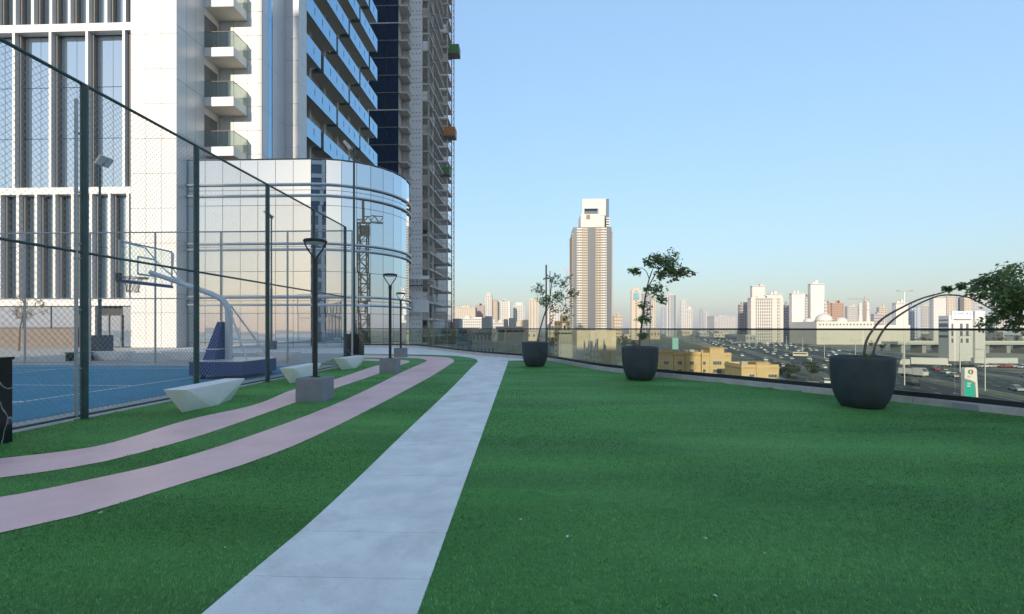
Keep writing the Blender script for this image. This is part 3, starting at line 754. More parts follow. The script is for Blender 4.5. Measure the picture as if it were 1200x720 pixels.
# scraps on the lawn
rg = random.Random(40)
scr = [(640,560),(819,473),(1176,488),(700,494),(826,632),(896,650),(1154,617),(838,700),(665,630),(740,576),(118,602),(264,643),(330,600),(610,610),(1018,520),(905,560)]
for k, (x, y) in enumerate(scr):
    g = G(x, y, .02); L = rg.uniform(.006,.014); a = rg.uniform(0,6.28); c_, s__ = math.cos(a), math.sin(a)
    h0 = .026+float(wrinkle(np.array([g.x]), np.array([g.y]))[0])
    P = [(-L,-L*.4,0),(0,-L*.6,.004),(L,-L*.1,.002),(L*.3,L*.55,.006),(-L*.7,L*.4,.001)]
    v = [(g.x+c_*u-s__*w_, g.y+s__*u+c_*w_, h0+zz-dz) for dz in (0,.0015) for u, w_, zz in P]
    o = MB().add(v, [(0,1,2,3,4),(9,8,7,6,5)]+[(i,5+i,5+(i+1)%5,(i+1)%5) for i in range(5)]).build('scrap', mat('pale_scrap', (.7,.68,.6), .8) if k % 3 else mat('dry_leaf', (.35,.24,.12), .8))
    tag(o, 'tiny pale paper scrap lying on the turf' if k % 3 else 'tiny curled dry leaf lying on the turf', 'litter', 'paper scraps on the turf' if k % 3 else 'dry leaves on the turf')

# ================================================================== WHITE APARTMENT TOWER (left)
YW = 31.0; XE = XP(207, YW)
tower = thing('apartment_tower', 'tall white clad apartment tower with pale blue windows and corner balconies', 'building', (XE, YW, 0))
TH = 95.0
YB = YW*33.7/31; YBACK = YW*35.4/31*1.0
YBF, YBK = 33.7, 35.4
XC = XP(307, YBK); YC0 = 38.8; XO = XP(350, YC0); YC1 = 40.2; YEND = 59.0; XR = XO-1.55
body = MB()
body.box(-58, XE-.06, YW+.62, 60, 0, TH)
body.build('core', M_dark, tower)
MB().box(XE-.055, XC-.05, YBK+.05, YC1, 0, TH).build('core', M_silver, tower)
MB().box(XE-.05, XR, YC1+.002, YEND, 0, TH).build('core', M_frame, tower)
# frame facade: pixel heights of the bands at x~100
def zf(y): return ZP(100, y, YW)
b1 = (zf(36.5), zf(27.5)); b2 = (zf(227.5), zf(219.5)); b3 = (zf(358.5), zf(349.5))
XF0 = -47.0; XF1 = XP(153, YW)
for z0, z1 in (b1, b2, b3, (31.2,31.8), (40.5,41.1)):
    MB().box(XF0, XF1, YW, YW+.5, z0, z1).build('floor_band', M_white, tower)
sp = XP(100,YW)-XP(57,YW); x_ref = XP(100,YW)
half = sp/2
tiers = [(b3[1], b2[0], half, XP(19,YW)), (b2[1], b1[0], sp, x_ref), (b1[1], 31.2, half, XP(101,YW)), (31.8, 40.5, sp, x_ref)]
for ti, (z0, z1, s, xr) in enumerate(tiers):
    fin = MB().box(0, .17, 0, .5, z0+.003, z1-.003).mesh('fin', M_white)
    jam = MB().box(.172, .29 if s > 1.5 else .30, .30, .56, z0+.003, z1-.003).mesh('jamb', M_frame)
    k0 = math.ceil((XF0-xr)/s); k1 = math.floor((XF1-.2-xr)/s)
    for k in range(k0, k1+1):
        x = xr+k*s
        inst(fin, 'fin', (x, YW+.003, 0), tower); inst(jam, 'jamb', (x, YW, 0), tower)
        x0 = x+(.29 if s > 1.5 else .30); x1 = min(x+s, XF1)-.003
        if x1-x0 < .15: continue
        cols = 2 if s > 1.5 else 1
        rows = max(1, round((z1-z0)/3.4)); 
        for c in range(cols):
            for r_ in range(rows):
                ya = x0+(x1-x0)*c/cols+.012; yb = x0+(x1-x0)*(c+1)/cols-.012
                za = z0+(z1-z0)*r_/rows+.02; zb = z0+(z1-z0)*(r_+1)/rows-.02
                if z1 > 31 and x < -40: continue
                o = MB().box(-(yb-ya)/2, (yb-ya)/2, 0, .02, -(zb-za)/2, (zb-za)/2).mesh('window_pane', M_mir2)
                inst(o, 'window_pane', ((ya+yb)/2, YW+.56, (za+zb)/2), tower, (random.uniform(-.002,.002),0,random.uniform(-.002,.002)))
# ground storey under the frame facade
MB().box(XF0, XP(86,YW), YW+.35, YW+.5, .0, 1.25).build('plinth_wall', M_brown, tower)
for k in range(9):
    x0 = XF0+ (XP(86,YW)-XF0)*k/9; x1 = XF0+(XP(86,YW)-XF0)*(k+1)/9
    MB().box(x0+.05, x1-.05, YW+.42, YW+.46, 1.3, b3[0]-.05).build('shop_window', M_mir2, tower)
MB().box(XP(88,YW), XP(104,YW), YW+.3, YW+.4, 0, zf(369)).build('door', M_door, tower)
dr = MB().box(XP(108,YW), XP(137,YW), YW+.38, YW+.42, .05, zf(370)).build('door', M_mir2, tower)
for x in (108, 122, 137):
    MB().box(XP(x,YW)-.04, XP(x,YW)+.04, YW+.32, YW+.45, 0, zf(369)).build('door_frame', M_frame, tower)
MB().box(XP(104,YW), XP(108,YW), YW+.2, YW+.5, 0, b3[0]).build('pier', M_white, tower)
MB().box(XP(138,YW), XP(150,YW), YW+.42, YW+.46, .05, b3[0]-.05).build('shop_window', M_mir2, tower)
# white panel walls: (origin, direction u, length, columns)
def panel_wall(name, m, fn, u0, u1, cols, z0, z1, rowh, skip=None):
    n = round((z1-z0)/rowh); rh = (z1-z0)/n
    for c in range(cols):
        for r_ in range(n):
            a = u0+(u1-u0)*c/cols+.013; b = u0+(u1-u0)*(c+1)/cols-.013; za = z0+rh*r_+.013; zb = z0+rh*(r_+1)-.013
            if skip and skip((a+b)/2, za, zb): continue
            fn(a, b, za, zb).build(name, m, tower)
MB().box(XF1+.004, XE-.03, YW+.04, YW+.62, 0, TH).build('wall', M_joint, tower)
MB().box(XE-.06, XE-.03, YW+.62, YBK+.04, 0, TH).build('wall', M_joint, tower)
panel_wall('wall_panel', M_white, lambda a,b,za,zb: MB().box(a,b,YW,YW+.038,za,zb), XF1+.004, XE-.001, 3, 0, 31.5, 2.25)
MB().box(XF1+.004, XE, YW, YW+.038, 31.52, TH).build('wall_panel', M_white, tower)
bz = [13.93+3.47*k for k in range(-1,6)]
def at_door(u, za, zb): return u > YBF-.1 and any(za < z+2.3 and zb > z for z in bz)
panel_wall('wall_panel', M_silver, lambda a,b,za,zb: MB().box(XE-.028,XE,a,b,za,zb), YW+.041, YBF, 3, 0, 31.23, 3.47)
panel_wall('wall_panel', M_white, lambda a,b,za,zb: MB().box(XE-.028,XE,a,b,za,zb), YBF+.002, YBK, 1, .05, 31.28, 3.47, at_door)
for z in bz:
    # door onto each corner balcony, with a lintel panel
    MB().box(XE-.028, XE, YBF+.008, YBK-.01, z+2.32, z+3.455).build('lintel_panel', M_white, tower)
    d_ = MB().box(XE-.10, XE-.05, YBF+.10, YBK-.25, z+.02, z+2.28).build('balcony_door', M_mir2, tower)
    MB().box(XE-.048, XE-.01, YBF+.01, YBF+.09, z, z+2.3).build('door_frame', M_frame, d_)
    MB().box(XE-.048, XE-.01, YBF+.75, YBF+.81, z, z+2.3).build('door_frame', M_frame, d_)
    MB().box(XE-.048, XE-.005, YBK-.24, YBK-.01, z, z+2.3).build('door_jamb', M_soffit, d_)
MB().box(XE-.03, XC, YBK+.04, YBK+.052, 0, TH).build('wall', M_joint, tower)
panel_wall('wall_panel', M_white, lambda a,b,za,zb: MB().box(a,b,YBK,YBK+.038,za,zb), XE+.001, XC-.001, 3, .1, 31.33, 3.47/2)
# receding return with a glazed strip, then the column
ry = [YBK+.042, YBK+.85, YBK+1.5, YBK+2.2, YC0]
for a, b, m_, nm in ((ry[0],ry[1],M_silver,'wall_panel'),(ry[1],ry[2],M_blueg,'strip_window'),(ry[2],ry[3],M_silver,'wall_panel'),(ry[3],ry[4],M_silver,'wall_panel')):
    for r_ in range(9):
        MB().box(XC-.048, XC, a+.008, b-.008, .1+3.47*r_+.01, .1+3.47*(r_+1)-.01).build(nm, m_, tower)
MB().box(XC-.02, XO-.03, YC0+.03, YC1-.03, 0, TH).build('column', M_joint, tower)
for r_ in range(18):
    za, zb = .1+1.735*r_+.01, .1+1.735*(r_+1)-.01
    MB().box(XC+.005, XO-.004, YC0, YC0+.028, za, zb).build('wall_panel', M_silver, tower)
    MB().box(XO-.028, XO, YC0+.002, YC1-.005, za, zb).build('wall_panel', M_white, tower)
# corner balconies
BW = XP(273.5,YBF)-XE
for k, z in enumerate(bz[1:]):
    s = MB().box(XE+.004, XE+BW, YBF, YBK-.004, z-.62, z).build('balcony', M_white, tower)
    MB().box(XE+.02, XE+BW-.02, YBF+.02, YBK-.02, z-.64, z-.622).build('soffit', M_soffit, s)
    for j in range(3):
        a = XE+.01+(BW-.02)*j/3; MB().box(a+.008, a+(BW-.02)/3-.008, YBF+.02, YBF+.035, z+.003, z+1.08).build('glass_panel', M_balc, s)
    for j in range(2):
        a = YBF+.04+(YBK-YBF-.05)*j/2; MB().box(XE+BW-.035, XE+BW-.02, a+.008, a+(YBK-YBF-.05)/2-.008, z+.003, z+1.08).build('glass_panel', M_balc, s)
    hr = MB(); hr.box(XE+.01, XE+BW, YBF+.008, YBF+.045, z+1.085, z+1.115); hr.box(XE+BW-.045, XE+BW-.008, YBF+.047, YBK-.01, z+1.085, z+1.115)
    hr.build('handrail', M_frame, s)
# long side of blue glazed balconies
zb0 = 21.05
bay = (YEND-YC1)/6
for j in range(-4, 8):
    z = zb0+3.47*j
    segs = [(0,2.0),(2.12,4.0),(4.12,6)] if j % 2 == 0 else [(0,.9),(1.08,3.0),(3.12,5.0),(5.12,6)]
    for a, b in segs:
        ya, yb = YC1+.02+a*bay, YC1+b*bay-.02
        s = MB().box(XR+.004, XO-.03, ya, yb, z-.30, z).build('balcony', M_soffit, tower)
        n = max(1, round((yb-ya)/1.55))
        for q in range(n):
            p0 = ya+(yb-ya)*q/n; p1 = ya+(yb-ya)*(q+1)/n
            MB().box(XO-.026, XO-.008, p0+.006, p1-.006, z-.42, z+1.18).build('glass_panel', M_blueg, s)
            if q: MB().box(XO-.007, XO+.012, p0-.02, p0+.02, z+.15, z+.75).build('clamp', M_frame, s)
        MB().box(XR+.5, XO-.03, ya-.018, ya-.002, z-.42, z+1.18).build('glass_panel', M_balc, s)
        MB().box(XO-.04, XO+.004, ya, yb, z+1.182, z+1.21).build('handrail', M_frame, s)
for q in range(0, 7):
    y = YC1+q*bay
    MB().box(XR+.003, XR+.45, y+.01 if q == 0 else y-.16, y+.16, 0, 60).build('column', M_white, tower)
for j in range(-4, 8):
    z = zb0+3.47*j
    for q in range(6):
        y = YC1+q*bay
        MB().box(XR+.006, XR+.03, y+.25, y+bay-.25, z+.02, z+2.5).build('window', M_mir2, tower)
        MB().box(XR+.006, XR+.06, y+.18, y+bay-.18, z+2.52, z+3.16).build('spandrel', M_white, tower)

# ================================================================== MIRRORED PODIUM BUILDING (curved corner)
YG = 32.0; RA = 5.1; CGX = -14.5; CGY = YG+RA
gb = thing('mirrored_building', 'low curved building clad in mirrored glass panes with paired aluminium bands', 'building', (CGX, YG, 0))
zt = 12.4
def arc(r_, a0, a1, n): return [(CGX+r_*math.sin(a), CGY-r_*math.cos(a)) for a in np.linspace(a0,a1,n)]
AEND = R(150)
corep = [(XE+.02,YG+.1)]+arc(RA-.1,0,AEND,40)+[(CGX,YEND-5),(XR+2.2,YEND-5),(XO+.1,YC1),(XO+.1,YC0-.2),(XC+.1,YC0-.2),(XC+.1,YBK-.1),(XE+.02,YBK-.1)]
MB().prism(corep, 0.0, zt-.06).build('core', M_dark, gb)
rows = [0.0,.30,2.24,3.07,5.0,6.63,9.36,10.36,zt]
npan = 7; wflat = (CGX-XE-.02)/npan; da = R(10.9)
def pane(p0, p1, z0, z1):
    p0 = Vector(p0); p1 = Vector(p1); L = (p1-p0).length; g = .014
    me = MB().box(-L/2+g, L/2-g, 0, .03, -(z1-z0)/2+g, (z1-z0)/2-g).mesh('glass_pane', M_mir)
    c = (p0+p1)/2; ang = math.atan2(p1.y-p0.y, p1.x-p0.x)
    inst(me, 'glass_pane', (c.x,c.y,(z0+z1)/2), gb, (random.gauss(0,.0016),0,ang+random.gauss(0,.0016)))
for z0, z1 in zip(rows, rows[1:]):
    for k in range(npan): pane((XE+.02+wflat*k,YG),(XE+.02+wflat*(k+1),YG),z0,z1)
    k = 0
    while (k+1)*da < AEND:
        a, b = arc(RA, k*da, (k+1)*da, 2); pane(a, b, z0, z1); k += 1
for z in (2.80,3.35,6.44,6.83,9.99,10.72):
    P = [(XE+.03,YG-.11,z)]+[(x,y,z) for x, y in arc(RA+.11,0,AEND,48)]
    MB().tube(P, .075, 8).build('aluminium_band', M_alu, gb, smooth=True)
    P = [(XE+.03,YG-.02,z-.02)]+[(x,y,z-.02) for x, y in arc(RA+.02,0,AEND,48)]
    m_ = MB(); n_ = len(P); m_.add([(x,y,zz+dz) for dz in (-.03,.03) for x, y, zz in P], [(i,i+1,n_+i+1,n_+i) for i in range(n_-1)]); m_.build('band_bracket', M_frame, gb)
P = [(XE+.03,YG-.01,zt)]+[(x,y,zt) for x, y in arc(RA+.01,0,AEND,48)]
MB().tube(P, .045, 6).build('coping', M_frame, gb)

# ================================================================== TOWER UNDER CONSTRUCTION
YT = 94.0
site = thing('construction_tower', 'concrete tower under construction with stacked open balcony slabs and dark blue glazing', 'building', (XP(480,YT), YT, GZ))
fh = 20.6/F*YT*1.0
xa0, xa1 = XP(425,YT), XP(467,YT); top_z = GZ+fh*36
MB().box(xa0, xa1-.1, YT+.4, YT+28, GZ, top_z).build('core', M_rawc, site)
xb0, xb1 = XP(481.5,97), XP(494.5,97)
MB().box(xa1, xb1-2.2, 97.05, 140, GZ, top_z).build('core', M_rawc, site)
MB().box(xb1-2.2, xb1, 97.05, 97.5, GZ, top_z).build('core', M_rawc, site)
XE2 = XP(529.5,118); 

z_ref = ZP(470, 27, YT)          # a slab line read at y = 27
k0 = math.floor((GZ-z_ref)/fh)+1
orange = mat('orange_plywood', (.42,.20,.07), .7, var=.2); greenm = mat('green_tarpaulin', (.06,.22,.07), .6, var=.2)
for k in range(k0+1, k0+36):
    z = z_ref+k*fh
    if z > top_z: break
    # glazing of the front bay
    for j in range(3):
        a = xa0+(xa1-xa0)*(j+.0)/3; b = xa0+(xa1-xa0)*(j+1)/3
        me = MB().box(a+.05, b-.05, YT, YT+.1, z+.2, z+fh-.05)
        me.build('glazing_panel', M_bluedk, site)
    MB().box(xa0, xa1+.1, YT-.05, YT+.38, z-.08, z+.14).build('floor_slab', M_frame if k % 5 else M_rawc, site)
    # balcony slabs, four stacks stepping back
    for ci, (X0, X1, Y0, Y1) in enumerate(((xa1+.05, XP(477.5,YT), YT-.02, 97.0), (xb1-1.9, XP(503.5,97.6), 97.6, 101.6), (xb1-1.9, XP(508.5,102)+.25, 102.0, 112.5), (xb1-1.9, XP(525.5,114), 114, 119.5))):
        sl = MB().box(X0, X1, Y0, Y1, z-.16, z+.16).build('balcony_slab', M_rawc, site)
        if ci == 0 or (k+ci) % 4:
            r_ = MB()
            for q in range(5): r_.box(X1-.06, X1-.02, Y0+.05+(Y1-Y0-.1)*q/4.2, Y0+.1+(Y1-Y0-.1)*q/4.2, z+.16, z+1.15)
            r_.box(X1-.07, X1-.01, Y0+.02, Y1-.02, z+1.16, z+1.24); r_.box(X0+.02, X1-.08, Y0+.02, Y0+.08, z+1.16, z+1.22)
            r_.build('guard_rail', M_galv, sl)
        if ci and (k*7+ci*3) % 5 < 2:
            MB().box(X0+.1, X1-.25, Y0+.4, Y0+.5, z+.17, z+fh*.62).build('infill_panel', [M_panelg, M_rawc, mat('plaster', (.55,.5,.42), .8)][(k+ci)%3], sl)
    # open storey side behind the stepped balconies: back wall pieces and columns
    for q, (y0_, y1_) in enumerate(((98.0,101.0),(103.0,106.4),(107.6,111.5),(114.6,117.0),(117.4,119.3))):
        if (k*5+q*3) % 7 < 3: MB().box(xb1-1.2, xb1-1.05, y0_, y1_, z+.16, z+fh-.16).build('partition', [M_rawc, mat('block_wall', (.40,.34,.27), .9, var=.2, vscale=1.)][(k+q)%2], site)
    MB().box(xb0-.3, xb1, 96.96, 97.0, z+.05, z+fh-.06).build('perforated_panel', M_panelg, site)
holes = MB()
for k in range(k0+1, k0+36):
    for j in range(3):
        for q in range(2):
            x = xb0+.1+(xb1-xb0-.2)*(j+.5)/3; z = z_ref+k*fh+.75+q*1.65
            holes.box(x-.09, x+.09, 96.93, 96.962, z-.09, z+.09)
holes.build('tie_holes', M_dark, site, kind='stuff')
for xx, yy in ((503.3,97.8),(503.3,101.4),(508.3,102.3),(508.3,107),(508.3,112),(525.2,114.3),(525.2,119.2)):
    MB().box(XP(xx,yy)-.35, XP(xx,yy)-.1, yy, yy+.25, GZ, top_z).build('column', M_rawc, site)
# hoist mast on the outer edge
hm = MB(); hx = XP(528.6,117)
for dx, dy in ((0,0),(.6,0),(0,.6),(.6,.6)): hm.box(hx+dx,hx+dx+.09,117+dy,117.09+dy,GZ,top_z+2)
zz = GZ
while zz < top_z: hm.box(hx,hx+.69,117-.02,117.02,zz,zz+.09); hm.beam((hx,117,zz),(hx+.6,117,zz+1.4),.06,.06); zz += 1.5
hm.build('hoist_mast', mat('rust_steel', (.36,.15,.08), .7), site)
def deck_platform(px0, px1, py0, py1, Y, m, label, nm):
    t = thing(nm, label, 'platform', W((px0+px1)/2, py1, Y), group='loading platforms jutting from the unfinished tower')
    a, b = W(px0,py1,Y), W(px1,py0,Y)
    MB().box(a.x, b.x, Y-1.2, Y+1.6, a.z, a.z+.25).build('deck', M_frame, t)
    MB().box(a.x+.1, b.x, Y-1.2, Y-1.1, a.z+.27, b.z).build('side_panel', m, t)
    MB().box(a.x+.1, b.x, Y+1.5, Y+1.6, a.z+.27, b.z).build('side_panel', m, t)
    MB().box(b.x-.1, b.x, Y-1.08, Y+1.48, a.z+.27, b.z).build('end_panel', m, t)
    for s in (Y-1, Y+1.3): MB().tube([(a.x-1.6,s,a.z+.1),(a.x+.2,s,a.z+.1)], .08, 6).build('support_beam', M_frame, t)
deck_platform(525,538.5,55,65.5,116,greenm,'green sided loading platform high on the unfinished tower','loading_platform')
deck_platform(518,534,151,162,114,orange,'orange plywood loading platform jutting from the unfinished tower','loading_platform')
deck_platform(513,527.5,198,206,113,greenm,'green sided loading platform below the orange one on the unfinished tower','loading_platform')
# suspended cradle and wrapped lower floors
t = thing('suspended_cradle', 'grey suspended work cradle hanging low on the unfinished tower', 'cradle', W(489,335,96))
a, b = W(475,335,96), W(504,324,96)
MB().box(a.x, b.x, 95.6, 96.6, a.z, a.z+.15).build('floor', M_frame, t)
MB().box(a.x, b.x, 95.55, 95.62, b.z-.6, b.z+.1).build('side_panel', M_panelg, t)
for q in range(7):
    x = a.x+(b.x-a.x)*q/6; MB().box(x-.04, x+.04, 95.6, 95.68, a.z+.15, b.z).build('stanchion', M_frame, t)
for x in (a.x+.3, b.x-.3): MB().tube([(x,96,b.z),(x,96,top_z)], .03, 4).build('cable', M_frame, t)
a, b = W(484,366,95.8), W(502.5,352,95.8)
for j in range(4): MB().box(a.x+(b.x-a.x)*j/4+.03, a.x+(b.x-a.x)*(j+1)/4-.03, 95.7, 95.8, a.z, b.z).build('hoarding_panel', M_panelg, site)

# ================================================================== TOWER BEHIND THE CAMERA (shades the terrace)
bk = thing('residential_tower', 'pale residential tower rising behind the lawn, mirrored in the curved glass', 'building', (-18,-70,0))
bx0, bx1, bzt, by = -39.7, 3.5, 52, -70
MB().box(bx0+.4, bx1-.4, by-18, by-.4, GZ, bzt).build('core', M_bcity, bk)
for k in range(19):
    z = 3.47*k+.3+GZ
    MB().box(bx0, bx1, by-18.4, by, z, z+1.05).build('floor_band', M_silver, bk)
for k in range(12):
    x = bx0+(bx1-bx0)*k/11
    MB().box(x-.45 if k else x, x+.45 if k < 11 else x, by+.005, by+.3, GZ, bzt).build('pier', M_silver, bk)
MB().box(bx0-.1, bx1+.1, by-18.5, by+.35, bzt, bzt+1.2).build('parapet', M_silver, bk)
# small furniture behind the far fence
gbn = thing('park_bench', 'low green slatted bench behind the far court fence', 'bench', (XP(93,18.3),18.3,0))
for k in range(4): MB().box(XP(80,18.3), XP(106,18.3), 18.1+.11*k, 18.19+.11*k, .30, .335).build('seat_slat', mat('green_paint', (.03,.16,.09), .5), gbn)
for x in (83, 103): MB().box(XP(x,18.3)-.04, XP(x,18.3)+.04, 18.12, 18.5, 0, .298).build('leg', M_black, gbn)
dt = thing('small_tree', 'sparse dry young tree standing in the sun beside the white facade', 'tree', (XP(28,26),26,0))
tr = MB(); cr = MB(); rg = random.Random(5)
tr.tube([(XP(22,26),26,0),(XP(23,26),26,1.2),(XP(27,26),26,2.0)], [.06,.045,.03], 6)
for k in range(12):
    e = Vector((XP(30,26)+rg.uniform(-.9,1.2), 26+rg.uniform(-.6,.6), 2.3+rg.uniform(-.5,.7)))
    tr.tube([(XP(26,26),26,1.8), e], [.018,.006], 4); leaves(cr, e, (.22,.22,.18), 26, .11, rg)
tr.build('trunk', M_bark, dt); cr.build('crown', M_leafdry, dt)

# ================================================================== CITY
CM = {}
def cm(c, rough=.75): 
    key = 'wall_%02d_%02d_%02d' % tuple(int(v*99) for v in c)
    if key not in CM: CM[key] = mat(key, c, rough, var=.05, vscale=.03)
    return CM[key]
WHITE = (.54,.53,.50); CREAM = (.50,.44,.35); TAN = (.42,.35,.26); PINKB = (.36,.29,.26); GREY = (.32,.33,.34); PALE = (.47,.46,.445)
def city(label, x0, x1, yt, Y, c, depth=None, bays=5, pf=.45, sf=.5, fl=3.5, glass=None, solid=(), roof=None, crown=0, name='city_building', cat='building', base=GZ, rz=0):
    a = W(x0, yt, Y); b = W(x1, yt, Y); wd = b.x-a.x; dp = depth or (max(12, wd*.8) if x0 < 622 else max(6, wd*.22)); z1 = a.z; hh = z1-base
    t = thing(name, label, cat, ((a.x+b.x)/2, Y, base))
    m = cm(c); g = glass or M_dcity; e = max(.25, wd*.012)
    MB().box(a.x+e, b.x-e, Y+e, Y+dp-e, base, z1-.5).build('core', g, t)
    f = MB(); n = max(2, round(hh/fl)); fh_ = hh/n
    for k in range(n): f.box(a.x+e*.3, b.x-e*.3, Y+e*.3, Y+dp-e*.3, base+fh_*k, base+fh_*(k+sf))
    f.build('spandrels', m, t, kind='stuff')
    bw = wd/bays; p = MB()
    for k in range(bays+1):
        pw = bw*pf; u0 = max(a.x, a.x+bw*k-pw/2); u1 = min(b.x, a.x+bw*k+pw/2)
        p.box(u0, u1, Y, Y+e, base, z1); p.box(u0, u1, Y+dp-e, Y+dp, base, z1)
    nd = max(2, round(dp/bw))
    for k in range(1, nd):
        v = Y+dp*k/nd; pw = dp/nd*pf
        p.box(a.x, a.x+e, v-pw/2, v+pw/2, base, z1); p.box(b.x-e, b.x, v-pw/2, v+pw/2, base, z1)
    for u0, u1 in solid: p.box(a.x+wd*u0, a.x+wd*u1, Y-e*.2, Y+e*.5, base, z1+.3)
    p.build('piers', m, t, kind='stuff')
    r_ = MB(); r_.box(a.x, b.x, Y, Y+dp, z1-.5, z1+.9); r_.build('parapet', m, t)
    rg = random.Random(int(x0*7+Y))
    for q in range(2):
        u = rg.uniform(.15,.6); MB().box(a.x+wd*u, a.x+wd*(u+rg.uniform(.12,.3)), Y+dp*.3, Y+dp*.6, z1+.9, z1+rg.uniform(2.5,5)).build('roof_plant', m, t)
    if crown: MB().box(a.x+wd*.2, b.x-wd*.2, Y+dp*.2, Y+dp*.8, z1+.9, z1+crown).build('crown', m, t)
    return t
# --- left of the tall tower
city('long cream apartment block with dark vertical bays at the left end of the skyline', 533,557,361,900,CREAM,bays=9,pf=.55)
city('pinkish brown slab block between the cream block and the twin pale tower', 557,568,358.5,950,PINKB,bays=4)
city('pale twin edged tower, tallest on the skyline beside the unfinished tower', 568.5,576.5,347,900,PALE,bays=3,pf=.6,crown=6)
city('narrow tan tower beside the pale twin edged tower', 577,583,352.5,905,TAN,bays=2,pf=.6)
city('white and tan striped apartment tower on the left skyline', 583,598,353.5,920,WHITE,bays=6,pf=.5,solid=((0,.2),(.82,1)))
city('white tower with roof plant left of the first potted tree', 601.5,615,358.5,980,WHITE,bays=5,crown=7)
city('cream tower half hidden behind the first potted tree', 620,631,352.5,900,CREAM,bays=3,pf=.6)
city('hazy white block showing through the first potted tree', 640,656,360,1100,WHITE,bays=5)
city('small pale tower right behind the first potted tree', 657,667,366,1200,PALE,bays=4)
city('long low white office block under the left skyline towers', 531,571,374,700,WHITE,bays=16,pf=.35,depth=40)
city('low white shed row left of the tan warehouse', 571,592,379,600,PALE,bays=8)
# tan warehouse with sloped roof
t = thing('warehouse', 'tan low warehouse with stepped roofline below the skyline', 'warehouse', (XP(604,330),330,GZ))
a, b = W(590,381,330), W(619,375,330)
prof = [(a.x,GZ),(b.x,GZ),(b.x,b.z),(b.x-3,b.z),(a.x+8,a.z+1.6),(a.x,a.z)]
n_ = len(prof); MB().add([(x,330,z) for x, z in prof]+[(x,360,z) for x, z in prof], [tuple(range(n_)), tuple(reversed(range(n_,2*n_)))]+[(i,n_+i,n_+(i+1)%n_,(i+1)%n_) for i in range(n_)]).build('walls', cm((.42,.36,.28)), t)
for k in range(3): MB().box(a.x+3+k*4, a.x+5+k*4, 329.8, 329.99, a.z-3.0, a.z-1.8).build('vent', M_dark, t)
t = thing('excavator_rig', 'yellow piling rig standing on the site behind the first planter', 'rig', (XP(641,210),210,GZ))
MB().box(XP(637,210), XP(648,210), 208, 212, GZ+.9, GZ+4).build('cab', mat('rig_yellow', (.65,.36,.03), .5), t)
for s in (208.2,211): MB().box(XP(635,210), XP(650,210), s, s+.8, GZ, GZ+.9).build('track', M_black, t)
MB().tube([(XP(640,210),209,GZ+2),(XP(640,210),209,ZP(640,311,210))], .35, 6).build('mast', M_frame, t)
MB().tube([(XP(644,210),209,GZ+4),(XP(644.5,210),209,ZP(644,318,210))], .16, 6).build('leader', M_frame, t)
for k in range(4): MB().tube([(XP(642+k,210),210.5,ZP(640,386-k*5,210)),(XP(647+k,210),210.5,ZP(640,378-k*3,210))], .3, 6).build('boom', mat('rig_yellow',(.65,.36,.03)), t)
city('low yellow building beside the piling rig', 650,668,378,300,(.66,.45,.20),bays=5)
# --- podium neighbours seen through the railing glass
city('grey concrete block with small dark windows seen through the railing glass', 553,580,390,118,(.42,.43,.42),bays=6,pf=.6,sf=.55,depth=20)
city('plain grey block in front of the unfinished tower', 497,552,388.5,130,(.36,.37,.36),bays=9,pf=.75,sf=.7,depth=20)
city('blank grey green wall block left of the first planter', 581,613,387,125,(.46,.48,.44),bays=4,pf=.9,sf=.9,depth=16)
t = thing('unfinished_block', 'blank beige concrete block with bare column stubs seen through the railing glass', 'building', (XP(699,170),170,GZ))
a, b = W(676,387.5,170), W(722,387.5,170)
MB().box(a.x, b.x, 170, 190, GZ, a.z).build('wall', mat('beige_wall', (.56,.49,.36), .85, var=.08, vscale=.2), t)
for x, y0, y1 in ((685,400,420),(690,392,421),(694,399,420),(698,389,421),(708,397,421)):
    p = W(x, y1, 160); MB().tube([(p.x,160,GZ+3.9),(p.x,160,ZP(x,y0,160))], .28, 8).build('column_stub', M_rawc, t)
MB().box(XP(683,160), XP(706,160), 158, 163, GZ, GZ+3.9).build('low_base', M_rawc, t)
city('dark green blank block left of the beige column block', 655,675,390,190,(.30,.31,.27),bays=5,pf=.8,sf=.8)
